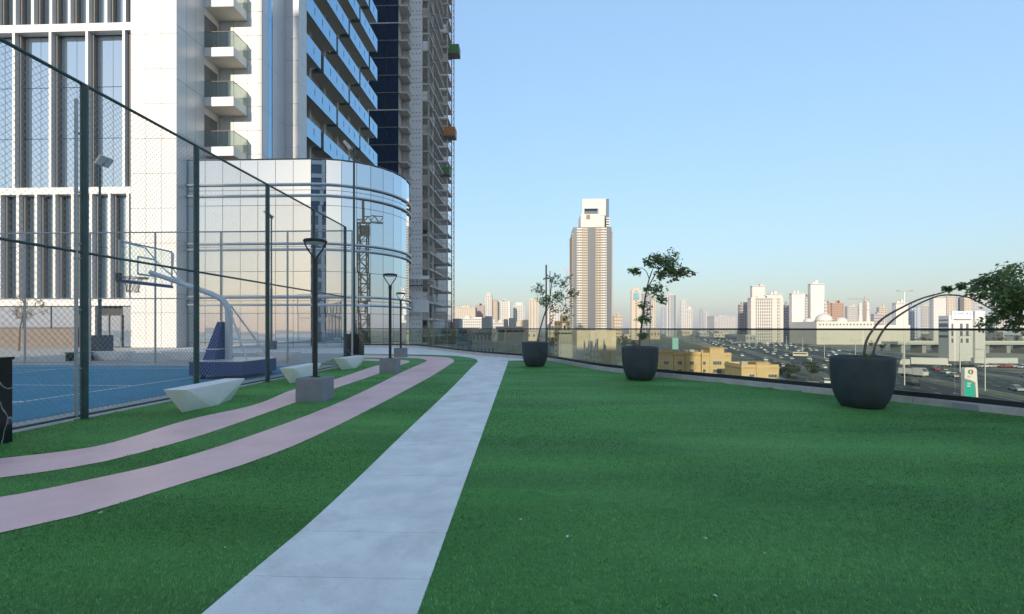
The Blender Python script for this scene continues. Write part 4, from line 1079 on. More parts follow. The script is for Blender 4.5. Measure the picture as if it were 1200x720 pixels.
# --- yellow houses
def house(label, x0, x1, yt, Y, depth, wins, base=GZ, para=(), col=(.62,.47,.25)):
    a, b = W(x0,yt,Y), W(x1,yt,Y); m = mat('yellow_render', col, .85, var=.06, vscale=.3)
    t = thing('house', label, 'house', ((a.x+b.x)/2,Y,base), group='yellow rendered houses below the terrace')
    wall = MB().box(a.x,b.x,Y,Y+depth,base,a.z).build('wall', m, t)
    MB().box(a.x-.15,b.x+.15,Y-.15,Y+depth+.15,a.z+.003,a.z+.35).build('cornice', mat('cornice', (.60,.38,.18), .8), t)
    rf = MB()
    for u0, u1, v0, v1 in ((a.x,b.x,Y,Y+.3),(a.x,b.x,Y+depth-.3,Y+depth)): rf.box(u0,u1,v0,v1,a.z+.352,a.z+1.0)
    for u0, u1 in ((a.x,a.x+.3),(b.x-.3,b.x)): rf.box(u0,u1,Y+.302,Y+depth-.302,a.z+.352,a.z+1.0)
    rf.build('parapet', m, t)
    for u0, u1, dz in para:
        p0, p1 = XP(u0,Y), XP(u1,Y)
        pr = MB().box(p0,p1,Y-.3,Y+depth*.5,base,a.z+dz).build('stair_tower', m, t)
        MB().box(p0-.2,p1+.2,Y-.5,Y+depth*.5+.2,a.z+dz+.002,a.z+dz+.4).build('cornice', mat('cornice',(.60,.38,.18)), pr)
    for (u0,u1,y0,y1,n) in wins:
        p0, p1 = W(u0,y1,Y), W(u1,y0,Y); yy = Y-.32 if any(q0 <= (u0+u1)/2 <= q1 for q0, q1, _ in para) else Y
        wf = MB().box(p0.x-.12,p1.x+.12,yy-.10,yy-.002,p0.z-.12,p1.z+.12).build('window', mat('window_surround', (.66,.56,.40), .8), t)
        for k in range(n):
            q0 = p0.x+(p1.x-p0.x)*k/n; q1 = p0.x+(p1.x-p0.x)*(k+1)/n
            MB().box(q0+.04,q1-.04,yy-.13,yy-.102,p0.z,p1.z).build('pane', M_dcity, wf)
    for k in range(3):
        u = a.x+(b.x-a.x)*(.2+.28*k); MB().box(u,u+1.6,Y+depth*.4,Y+depth*.4+1.4,a.z+.36,a.z+1.5).build('roof_unit', cm(PALE), t)
house('yellow rendered house whose end shows beside the middle planter', 764,789,414,150,13,[(778,783.5,423.5,427.5,2),(778,783.5,432.5,436,2)])
house('yellow rendered house with three square windows and a teal panel behind', 789.5,822,416.5,152,13,[(794,799,423.5,427.5,2),(808,813,423.5,427.5,2),(808,813,433,436.5,2),(794,799,433,436.5,2)], para=((803,804.5,.2),))
house('yellow rendered house with wide window and raised stepped parapet', 822.5,857,417.5,151,14,[(823.5,827,424,427.5,1),(835,845,423.5,427.5,4),(851,854.5,423.5,427.5,2),(835,845,433,437,4),(823.5,827,433,436.5,1)], para=((831.5,848,2.2),))
house('small low yellow house with tall centre bay beside sandy ground', 869,913,432,128,11,[(878,884,439,441.5,2),(900,910,439,442.5,3)], para=((886,900,1.2),))
t = thing('hoarding_sign', 'tall plain teal advertising panel standing behind the yellow houses', 'sign', (XP(791,190),190,GZ))
MB().box(XP(788,190), XP(795,190), 190, 190.5, ZP(791,417,190), ZP(791,396,190)).build('panel', mat('teal_panel', (.22,.46,.44), .5), t)
for x in (789.5, 793.5): MB().box(XP(x,190)-.12, XP(x,190)+.12, 190.51, 190.8, GZ, ZP(791,398,190)).build('leg', M_frame, t)
# --- tall beige tower
def tall():
    Y = 540; t = thing('high_rise', 'tall beige residential high rise with white framed crown standing alone', 'building', (XP(694,Y),Y,GZ))
    x = lambda p: XP(p,Y); z = lambda p: ZP(694,p,Y)
    m = cm((.44,.37,.28)); mw = cm(WHITE)
    MB().box(x(672), x(717), Y+1.5, Y+38, GZ, z(266)).build('core', M_dcity, t)
    secs = [(670.5,676,272,3),(676,682,268,0),(682,689,265.5,1.0),(689,698,265,2.2),(698,704.5,264.5,.6),(704.5,711,267,0),(711,718.5,270,1.6)]
    n = 46; top = z(266); fh_ = (top-GZ)/n
    for i, (a, b, yt, back) in enumerate(secs):
        s = MB(); mm = [m, mw, m, cm((.42,.47,.42)), m, mw, m][i]
        for k in range(n):
            zz = GZ+fh_*k
            if zz > z(yt): break
            s.box(x(a), x(b)-.05, Y+back, Y+38, zz, zz+fh_*(.52 if i != 3 else .34))
        s.build('floor_slabs', mm, t, kind='stuff')
        q = MB(); nn = max(1, round((b-a)/2.6))
        for k in range(nn+1):
            u = x(a)+(x(b)-x(a))*k/nn; pw = .15 if i == 3 else .22
            q.box(max(u-pw,x(a)), min(u+pw,x(b)-.05), Y+back+.2, Y+back+1.6, GZ, z(yt))
        q.build('piers', mm, t, kind='stuff')
    MB().box(x(681), x(709), Y+4, Y+30, z(266)-.5, z(250)).build('plant_floor', mw, t)
    MB().box(x(711), x(714.5), Y+5, Y+30, z(268), z(232)).build('crown_fin', M_bcity, t)
    MB().box(x(683), x(711), Y+6, Y+8, z(243), z(231.5)).build('crown_screen', mw, t)
    MB().box(x(702), x(710.5), Y+3.5, Y+8.2, z(252), z(243.1)).build('crown_leg', mw, t)
    MB().box(x(683), x(685.5), Y+6, Y+8, z(250), z(243.1)).build('crown_leg', mw, t)
    MB().box(x(685.6), x(701.9), Y+12, Y+24, z(250), z(240)).build('crown_glass', M_bcity, t)
    MB().box(x(687.5), x(692), Y+3.2, Y+4.1, z(256), z(251)).build('plant_louvre', M_brown, t)
    for k in range(5): MB().box(x(711), x(715.2), Y+3.2, Y+5, z(268)+fh_*k, z(268)+fh_*k+1.4).build('balcony', mw, t)
tall()
# --- right of the high rise
city('low unfinished concrete block at the foot of the beige high rise', 719,729,371,560,(.50,.42,.34),bays=4)
city('cream tower with blue sign panel behind the middle potted tree', 740,751,341,700,CREAM,bays=3,pf=.5,solid=((0,.3),(.75,1)))
p = thing('sky_sign', 'blue and green sign panel at the top of the cream tower', 'sign', W(745,352,699)); MB().box(XP(742.5,699)-.2, XP(749,699), 698.6, 699.3, ZP(745,351,699), ZP(745,343.5,699)).build('panel', mat('sign_blue', (.10,.32,.42), .5, var=.5, vscale=.1), p)
city('slim grey glass tower behind the middle potted tree', 753,763,345,800,GREY,bays=3,glass=M_bcity)
city('slim cream tower right beside the grey glass tower', 763.5,768,349,780,CREAM,bays=2,pf=.6)
city('distant slate tower left of the blue glass tower', 775,779.5,361,1500,(.34,.37,.42),bays=2,glass=M_bcity)
city('blue grey glass tower with white side piers', 781,792.5,346,1000,PALE,bays=3,pf=.25,sf=.15,glass=M_bcity,solid=((0,.16),(.42,.5)))
city('white slender tower on the hazy skyline', 798,804.5,353.5,1300,WHITE,bays=3)
city('stepped white block leaning against the slender white tower', 804.5,811.5,363,1310,WHITE,bays=3,crown=8)
city('faint hazy tower alone on the horizon', 820,824,362.5,2600,GREY,bays=2)
city('second faint hazy tower on the horizon', 825.5,830,366,2600,PALE,bays=2)
city('pale low long hall on the horizon', 837,863,371,1500,PALE,bays=14,depth=60)
city('grey brown unfinished tower left of the big white block', 867,880,358,640,(.40,.35,.32),bays=5,pf=.3,sf=.3,crown=4)
city('tall plain white slab rising behind the ribbed white block', 881.5,896.5,336,600,(.56,.55,.52),bays=4,pf=.85,sf=.85)
t = city('large ribbed white apartment block with tan window strips', 880,918,350,570,(.54,.52,.48),bays=15,pf=.5,sf=.35,depth=9,solid=((0,.14),(.68,.78),(.9,1)))
city('white stair tower topping the ribbed white block', 902,917,345.5,585,(.56,.55,.52),bays=3,pf=.8,sf=.8,depth=8)
city('dark striped block between the white slabs', 920,928,358,660,(.33,.31,.31),bays=4,pf=.2,sf=.5)
city('plain white slab tower with shadowed left edge', 928,943,344.5,560,(.60,.585,.555),bays=4,pf=.97,sf=.9)
city('narrow grey tower between the two plain white slabs', 943.5,949.5,349,640,PALE,bays=3)
city('tallest plain white slab tower beside the mosque', 950,966,333.5,560,(.60,.585,.555),bays=4,pf=.97,sf=.92)
city('short white annex beside the tallest white slab', 966.5,969.5,356,565,WHITE,bays=2)
city('brick coloured scaffolded block behind the mosque dome', 975,989,356,760,(.46,.27,.17),bays=5,pf=.3)
city('scaffolded rust coloured lift core left of the mosque dome', 970,973.5,356,700,(.42,.24,.13),bays=2,pf=.5)
city('pale gridded block under the tower crane', 993,1009,360,820,PALE,bays=7)
city('cream block right of the minarets', 1030,1039,361,800,CREAM,bays=4)
city('low grey ribbed block right of the mosque', 1024,1036,369,640,(.40,.39,.39),bays=8,pf=.35)
city('white slab block behind the tall street light', 1050,1064.5,356,520,(.56,.55,.525),bays=4,pf=.9,sf=.9)
city('blue grey glazed block beside the white slab block', 1066,1079,359.5,620,(.34,.38,.44),bays=4,glass=M_bcity,solid=((.8,1),))
city('white gridded apartment block beside the blue grey one', 1079.5,1089.5,359,640,PALE,bays=4,sf=.35,pf=.3)
city('white slab with grey top behind the lettered building', 1094,1109,349,560,(.52,.515,.50),bays=4,pf=.9,sf=.85)
city('cream tower left half of the pair above the lettered building', 1110,1119,348,640,CREAM,bays=3,pf=.6)
city('grey glass tower between the two cream towers', 1119,1130,349,650,(.40,.43,.47),bays=4,glass=M_bcity)
city('cream tower right half of the pair above the lettered building', 1130,1140,348,640,CREAM,bays=3,pf=.6)
city('grey tower partly behind the arching tree leaves', 1140.5,1151,349,650,(.42,.44,.47),bays=4)
city('pale tower behind the arching tree leaves', 1166,1180,352,700,PALE,bays=5)
city('white tower at the edge of the arching tree leaves', 1190,1206,358,700,WHITE,bays=5)
# far low-rise belt, each its own block
rg = random.Random(21)
belt = [('low flat roofed white shed', WHITE), ('low tan block', TAN), ('low cream block', CREAM), ('low grey shed', GREY)]
for k in range(70):
    px = rg.uniform(536,1230); Y = rg.choice((620,750,900,1100,1400))*rg.uniform(.9,1.1); wpx = rg.uniform(8,26)
    lb, c = belt[k%4]; hgt = rg.uniform(5,13)
    a, b = XP(px,Y), XP(px+wpx*600/Y,Y)
    t = thing('low_building', lb+' in the far belt below the skyline', 'building', ((a+b)/2,Y,GZ), group='far '+lb+'s')
    MB().box(a,b,Y,Y+25,GZ,GZ+hgt).build('walls', cm(c), t)
    MB().box(a-.3,b+.3,Y-.3,Y+25.3,GZ+hgt,GZ+hgt+.8).build('roof', cm(PALE) if k%7 else mat('blue_roof', (.10,.24,.42), .5), t)
    nb = max(3, int((b-a)/5)); wn = MB()
    for q in range(nb): wn.box(a+(b-a)*(q+.3)/nb, a+(b-a)*(q+.7)/nb, Y-.12, Y-.01, GZ+hgt*.45, GZ+hgt*.75)
    wn.build('windows', M_dcity, t, kind='stuff')
# --- mosque
def mosque():
    Y = 500; x = lambda p: XP(p,Y); z = lambda p: ZP(985,p,Y); m = cm((.56,.54,.49)); t = thing('mosque', 'white mosque with ribbed central dome and two minarets', 'mosque', (x(985),Y,GZ))
    MB().box(x(957), x(1024), Y, Y+50, GZ, z(377)).build('hall', m, t)
    MB().box(x(1024.2), x(1074), Y+8, Y+40, GZ, z(381)).build('wing', m, t)
    k = Y/F
    for cx, r_, yb, yt, rib in ((983,9.2,377,366.5,True),(964,5,377,372.5,False),(1004.5,6,377,371.5,False)):
        rr = r_*k; c = (x(cx), Y+25); h0 = z(yb); h1 = z(yt)
        dr_ = MB().lathe([(rr*1.03,h0-.3),(rr*1.03,h0+1.6),(rr*.99,h0+1.65)], 28, *c).build('drum', m, t)
        prof = [(rr*math.cos(a), h0+1.6+(h1-h0-1.6)*math.sin(a)) for a in np.linspace(0,1.5,10)]+[(.01,h1)]
        d_ = MB().lathe(prof, 28, *c).build('dome', m, t, smooth=True)
        MB().tube([(c[0],c[1],h1-.3),(c[0],c[1],h1+2.2)], .15, 5).build('finial', M_frame, d_)
        if rib:
            dk = MB()
            for q in range(24):
                a = 2*math.pi*q/24; dk.box(c[0]+rr*1.035*math.cos(a)-.35, c[0]+rr*1.035*math.cos(a)+.35, c[1]+rr*1.035*math.sin(a)-.35, c[1]+rr*1.035*math.sin(a)+.35, h0+.2, h0+1.4)
            dk.build('drum_windows', M_dcity, dr_, kind='stuff')
    for cx, yt in ((1012,354.5),(1021,353)):
        c = (x(cx), Y+5); b = 2.2*k
        mn = MB().lathe([(b,GZ),(b,z(370)),(b*.75,z(369.5)),(b*.75,z(363)),(b*1.1,z(362.5)),(b*1.1,z(361.5)),(b*.7,z(361.4)),(b*.65,z(357.5)),(b*.9,z(357.3)),(b*.7,z(356)),(.05,z(yt))], 12, *c).build('minaret', m, t)
    q = MB()
    for k_ in range(16): q.box(x(960+4*k_), x(961.6+4*k_), Y-.15, Y-.01, z(381.5), z(379.5))
    q.build('window_row', M_dcity, t, kind='stuff')
mosque()
# --- tower cranes
def crane(label, px, Y, ytop, jl, jr, base_y=None, col=(.45,.22,.12), loc=None, hgt=None, s=1.0):
    if loc is None: p = W(px,ytop,Y); x, y, zt_ = p.x, Y, p.z
    else: x, y = loc; zt_ = hgt
    t = thing('tower_crane', label, 'crane', (x,y,GZ)); m = mat('crane_%d' % int(col[0]*100), col, .6); k = 1.0*s
    ms = MB(); z = GZ
    for dx in (-k,k):
        for dy in (-k,k): ms.box(x+dx-.14*s,x+dx+.14*s,y+dy-.14*s,y+dy+.14*s,GZ,zt_)
    f = 1
    while z < zt_-2*k:
        for sgn in (-1,1):
            ms.beam((x-f*k,y+sgn*k,z),(x+f*k,y+sgn*k,z+2*k),.16*s,.16*s); ms.beam((x+sgn*k,y-f*k,z),(x+sgn*k,y+f*k,z+2*k),.16*s,.16*s)
            ms.beam((x-k,y+sgn*k,z),(x+k,y+sgn*k,z),.16*s,.16*s)
        z += 2*k; f = -f
    ms.build('mast', m, t)
    jb = MB()
    for (u0,u1) in ((0,jl),(0,jr)):
        d = 1 if u1 > 0 else -1
        jb.beam((x,y-.6*s,zt_),(x+u1,y-.6*s,zt_),.18*s,.18*s); jb.beam((x,y+.6*s,zt_),(x+u1,y+.6*s,zt_),.18*s,.18*s)
        tp = 1.5*s if abs(u1) > 14 else .8*s
        jb.beam((x,y,zt_+tp),(x+u1*.97,y,zt_+tp),.18*s,.18*s)
        n = max(2,int(abs(u1)/(2*s)))
        for q in range(n):
            a = u1*q/n; b = u1*(q+.5)/n; c = u1*(q+1)/n
            for sg in (-.6*s,.6*s): jb.beam((x+a,y+sg,zt_),(x+b,y,zt_+tp),.12*s,.12*s); jb.beam((x+b,y,zt_+tp),(x+c,y+sg,zt_),.12*s,.12*s)
    jb.build('jib', m, t)
    MB().beam((x,y,zt_),(x,y,zt_+6*s),.5*s,.5*s).build('apex', m, t)
    cw = jl if abs(jl) < abs(jr) else jr
    MB().box(x+cw-1.5*s if cw > 0 else x+cw, x+cw if cw > 0 else x+cw+1.5*s, y-.8*s, y+.8*s, zt_-2.5*s, zt_-.2*s).build('counterweight', M_rawc, t)
    MB().box(x-k*1.0, x+k*1.0, y-k*2.4, y-k*1.02, zt_-2.6*s, zt_-.3*s).build('cab', cm(WHITE), t)
    return t
crane('rusty red tower crane over the gridded block behind the mosque', 1013, 800, 351, -26, 9, col=(.42,.20,.14))
cr_ = crane('tower crane beside the terrace, seen mirrored in the curved glass', 0, 0, 0, 30, -7, loc=(39,.7), hgt=20.5, col=(.40,.30,.18), s=.8)
cr_.rotation_euler = (0,0,R(71))
crane('thin pink red tower crane left of the beige high rise', 665, 900, 316, -8, 12, col=(.55,.25,.22), s=.8)
# --- lettered white building on the right
def lettered():
    Y = 250; x = lambda p: XP(p,Y); z = lambda p: ZP(1125,p,Y); m = cm((.55,.56,.57)); t = thing('office_building', 'white low office building with blue rooftop lettering', 'building', (x(1126),Y,GZ))
    MB().box(x(1112), x(1140), Y, Y+6.2, GZ, z(370)).build('wall', m, t)
    MB().box(x(1114.5), x(1138.5), Y-.6, Y-.01, z(374), z(365)).build('sign_fascia', cm((.72,.76,.80)), t)
    MB().box(x(1140.2), x(1152), Y-1.2, Y+5.5, GZ, z(365)).build('stair_tower', m, t)
    for y0, y1 in ((376,374.6),(383.5,379),(389,386),(396,393)): MB().box(x(1112)-.06, x(1112)-.004, Y+.5, Y+5.8, z(y0), z(y1)).build('ribbon_window', M_dcity, t)
    for u0, u1 in ((1115,1117),(1125,1128),(1132,1135)):
        for y0, y1 in ((385,379.5),(394,388),(402,397)): MB().box(x(u0), x(u1), Y-.08, Y-.005, z(y0), z(y1)).build('window', M_dcity, t)
    MB().box(x(1117.5), x(1137), Y-1.6, Y-.62, z(374.3), z(373.2)).build('canopy', m, t)
    MB().box(x(1112), x(1160), Y-14, Y-12, GZ, GZ+2.4).build('boundary_wall', m, t)
    # rooftop script: flowing strokes with dots, kept as raised letter shapes
    s = MB(); mm = mat('blue_letter', (.10,.20,.36), .5); u = 1137.0; rgx = random.Random(8)
    strokes = [(1136.4,1.1,.7),(1134.2,1.6,.3),(1132.2,1.0,.8),(1130.2,1.5,.25),(1127.0,1.3,.9),(1125,1.0,.4),(1122.9,1.6,.7),(1120.6,.9,.3),(1118.3,1.4,.8)]
    for ux, wl, hh in strokes:
        pts = [(x(ux), Y-.72, z(369)+hh*1.6), (x(ux-.25), Y-.72, z(369)+.35), (x(ux-wl*.7), Y-.72, z(369)+.1), (x(ux-wl), Y-.72, z(369)+.55)]
        s.tube(pts, .13, 5)
        s.box(x(ux-wl*.5)-.13, x(ux-wl*.5)+.13, Y-.8, Y-.64, z(369)+(-.55 if hh > .5 else 1.1), z(369)+(-.3 if hh > .5 else 1.35))
    s.build('lettering', mm, t)
lettered()
# --- overpass
ov = thing('overpass', 'low concrete overpass with dark piers beyond the highway', 'bridge', (XP(1100,330),330,GZ))
MB().box(XP(1052,330), XP(1290,330), 330, 345, GZ+5.5, GZ+7.2).build('deck', cm((.42,.44,.42)), ov)
MB().box(XP(1052,330), XP(1290,330), 329.6, 329.98, GZ+6.8, GZ+8.0).build('parapet', cm((.50,.53,.50)), ov)
for k in range(9):
    x = XP(1060+25*k,330); MB().box(x, x+2.4, 333, 343, GZ, GZ+5.5).build('pier', cm((.3,.31,.3)), ov)
# ------------------------------------------------------------------ highway
HD = Vector((.29,1,0)).normalized(); HN = Vector((HD.y,-HD.x,0)); H0 = Vector((118,150,0))
def hp(s, o): return H0+HD*s+HN*o
def lane_quad(mb, s0, s1, o0, o1, z): mb.add([(*hp(s0,o0).xy,z),(*hp(s0,o1).xy,z),(*hp(s1,o1).xy,z),(*hp(s1,o0).xy,z)], [(0,1,2,3)])
mb = MB()
for o0, o1 in ((-40,-27),(-22,0),(5,27),(33,44)): lane_quad(mb, -160, 2200, o0, o1, GZ+.03)
mb.build('road', M_asph, kind='structure')
mb = MB()
for o0, o1 in ((-26.8,-22.2),(.2,4.8),(27.2,32.8)): lane_quad(mb, -160, 2200, o0, o1, GZ+.12)
mb.build('median', mat('median_scrub', (.20,.19,.13), .95, var=.4, vscale=.2), kind='structure')
mb = MB()
for o in (-39.6,-27.5,-21.5,-.5,5.5,26.5,33.5,43.6): lane_quad(mb, -160, 900, o-.12, o+.12, GZ+.04)
for o in (-33.5,-17.8,-14.1,-10.4,-6.7,8.9,12.6,16.3,20,23.5,38.5):
    s = -150
    while s < 300: lane_quad(mb, s, s+4, o-.1, o+.1, GZ+.041); s += 12
mb.build('lane_markings', M_line, kind='structure')
# side roads and lots
def px_patch(name, pts, z, m): return flat(name, [G(x,y,GZ).xy.to_tuple() for x, y in pts], z, m)
px_patch('ground_lot', [(905,448),(1005,446),(1040,470),(1060,500),(900,520)], GZ+.05, M_sand)
px_patch('side_road', [(740,404),(770,401),(1010,446),(985,452)], GZ+.06, mat('worn_asphalt', (.13,.125,.115), .9, var=.2, vscale=.05))
px_patch('ground_lot', [(1080,407),(1260,420),(1260,428),(1080,412)], GZ+.07, M_sand)
px_patch('scrub', [(640,394),(760,391),(905,425),(900,437),(640,420)], GZ+.045, mat('scrub_ground', (.15,.15,.09), .95, var=.45, vscale=.08))
# ------------------------------------------------------------------ vehicles
def car_meshes(col, nm):
    L, Wd = 4.5, 1.8
    paint = mat('car_paint_'+nm, col, .35, coat=.4)
    bd = MB().add([(-.9,-2.2,.3),(.9,-2.2,.3),(.9,2.2,.3),(-.9,2.2,.3),(-.88,-2.25,.78),(.88,-2.25,.78),(.88,2.2,.72),(-.88,2.2,.72),(-.86,-1.2,.92),(.86,-1.2,.92),(.86,1.1,.9),(-.86,1.1,.9)],
        [(0,3,2,1),(0,1,5,4),(1,2,6,5),(2,3,7,6),(3,0,4,7),(4,5,9,8),(5,6,10,9),(6,7,11,10),(7,4,8,11),(8,9,10,11)]).mesh('body', paint)
    cb = MB().add([(-.82,-1.6,.9),(.82,-1.6,.9),(.82,1.15,.88),(-.82,1.15,.88),(-.66,-1.1,1.42),(.66,-1.1,1.42),(.66,.35,1.45),(-.66,.35,1.45)],
        [(0,1,5,4),(1,2,6,5),(2,3,7,6),(3,0,4,7)]).mesh('windows', M_dcity)
    rf = MB().box(-.67,.67,-1.12,.37,1.42,1.5).mesh('roof', paint)
    wh = MB().tube([(-.1,0,0),(.1,0,0)], .33, 10).mesh('wheel', M_black)
    return bd, cb, rf, wh
protos = {}
def car(nm, col, label, p, ang, group):
    if nm not in protos:
        bd, cb, rf, wh = car_meshes(col, nm); t = thing('car', label, 'car', (0,0,0), group=group)
        for me, n in ((bd,'body'),(cb,'windows'),(rf,'roof')): inst(me, n, (0,0,0), t)
        for wx in (-.8,.8):
            for wy in (-1.35,1.4): inst(wh, 'wheel', (wx,wy,.33), t)
        protos[nm] = t; o = t
    else: o = dup(protos[nm])
    o.location = p; o.rotation_euler = (0,0,ang); o['label'] = label; o['group'] = group
    return o
cols = [('white',(.75,.75,.74)),('silver',(.42,.43,.45)),('black',(.02,.02,.022)),('red',(.35,.03,.03)),('beige',(.5,.44,.34)),('blue',(.05,.10,.25))]
hang = -math.atan2(HD.x, HD.y); rg = random.Random(33)
lanes = [(-36.5,1),(-30.5,1),(-19.6,1),(-16,1),(-12.2,1),(-8.5,1),(-3.6,1),(7.2,-1),(10.8,-1),(14.5,-1),(18.2,-1),(21.8,-1),(25,-1),(36,-1),(41,-1)]
for o_, d in lanes:
    s = -75+rg.uniform(0,30)
    while s < 560:
        nm, c = rg.choices(cols, weights=(6,3,3,1,1.2,.8))[0]
        p = hp(s, o_+rg.uniform(-.3,.3)); p.z = GZ+.045
        where = 'in the service road nearest the houses' if o_ < -27 else 'in the highway carriageway nearer the houses' if o_ < 0 else 'in the highway carriageway nearer the mosque' if o_ < 30 else 'in the far service road beyond the highway'
        car(nm, c, nm+' saloon car driving '+where, p, hang+(0 if d > 0 else math.pi), nm+' cars '+where)
        s += rg.uniform(30,140) if s < 160 else rg.uniform(18,70)
# parked row on the far side of the road
for k in range(26):
    g = G(1082+k*6.6, 429+.07*k*2, GZ); nm, c = rg.choices(cols, weights=(6,3,2,1,1,.6))[0]
    g.x += rg.uniform(-1,1); g.y += rg.uniform(-4,4); g.z = GZ+.12
    car(nm, c, nm+' saloon car parked in the long row beside the highway', g, rg.choice((1.45,1.7,-1.5)), nm+' cars parked beside the highway')
def lorry(px, py, label, ang, trailer=True):
    g = G(px,py,GZ); t = thing('lorry', label, 'lorry', (0,0,0))
    w_ = cm((.6,.6,.6))
    if trailer:
        MB().bbox(-1.25,1.25,-11.5,.3,1.2,3.9,.05).build('trailer', w_, t)
        for y in (-10.3,-9,-7.7,1.2,3.6):
            for x in (-1.05,1.05): MB().tube([(x-.15,y,.5),(x+.15,y,.5)], .5, 12).build('wheel', M_black, t)
        MB().box(-.5,.5,-11.2,3.5,.7,1.19).build('chassis', M_black, t)
    else:
        MB().bbox(-1.1,1.1,-4.0,.3,.9,2.7,.05).build('box_body', w_, t)
        for y in (-2.8,1.6):
            for x in (-.95,.95): MB().tube([(x-.13,y,.42),(x+.13,y,.42)], .42, 12).build('wheel', M_black, t)
        MB().box(-.45,.45,-3.9,2.6,.5,.89).build('chassis', M_black, t)
    cab = MB().add([(-1.2,.6,.8),(1.2,.6,.8),(1.2,3.9,.8),(-1.2,3.9,.8),(-1.2,.6,3.1),(1.2,.6,3.1),(1.2,3.2,3.1),(-1.2,3.2,3.1),(-1.2,3.9,1.9),(1.2,3.9,1.9)],
       [(0,3,2,1),(0,1,5,4),(4,5,6,7),(1,2,9,6,5),(0,4,7,8,3),(2,3,8,9),(6,9,8,7)]).build('cab', w_, t)
    MB().add([(-1.05,3.28,2.98),(1.05,3.28,2.98),(1.05,3.9,2.02),(-1.05,3.9,2.02)], [(0,3,2,1)]).build('windscreen', M_dcity, cab)
    t.location = (g.x,g.y,GZ+.05); t.rotation_euler = (0,0,ang)
lorry(1068,430,'white articulated lorry with long box trailer near the tall street light', hang+1.35)
lorry(1070,442,'white box van truck below the long trailer lorry', hang+math.pi+.6, False)
lorry(897,405,'white box truck in the middle of the busy highway', hang+.3, False)
# bus
t = thing('bus', 'white and yellow minibus alone in the highway lanes', 'bus', (0,0,0)); 
MB().bbox(-1.15,1.15,-3.6,3.6,.5,2.7,.12).build('body', cm((.72,.66,.5)), t)
MB().box(-1.17,1.17,-3.2,3.3,1.5,2.2).build('windows', M_dcity, t)
for y in (-2.3,2.3):
    for x in (-.95,.95): MB().tube([(x-.15,y,.45),(x+.15,y,.45)], .45, 12).build('wheel', M_black, t)
g = G(938,418.5,GZ); t.location = (g.x,g.y,GZ+.05); t.rotation_euler = (0,0,hang+1.2)
# ------------------------------------------------------------------ street lights along the road
def slight(p, hgt, label, group, arms=2):
    t = thing('street_light', label, 'street light', p, group=group)
    x, y, z = p
    MB().tube([(x,y,z),(x,y,z+hgt)], [.16,.09], 8).build('pole', M_galv, t, smooth=True)
    for s in ((-1,1) if arms == 2 else (1,)):
        MB().tube([(x,y,z+hgt-.1),(x+s*1.0,y,z+hgt+.15),(x+s*1.9,y,z+hgt+.2)], .05, 6).build('arm', M_galv, t)
        MB().box(x+s*1.4 if s > 0 else x-2.2, x+2.2 if s > 0 else x-1.4, y-.17, y+.17, z+hgt+.13, z+hgt+.27).build('lamp_head', M_frame, t)
p = G(1060,452,GZ); Yp = p.y
slight((p.x,p.y,GZ), ZP(1056,342,Yp)-GZ, 'tall steel street light rising above the railing beside the third planter', None)
p = G(1125,468,GZ); slight((p.x,p.y,GZ), ZP(1124,394,p.y)-GZ, 'slim steel pole beside the fuel station totem', None, arms=1)
for k in range(14):
    q = hp(-20+k*48, 2.5); slight((q.x,q.y,GZ), 10.5, 'steel street light standing in the highway median', 'street lights along the highway median')
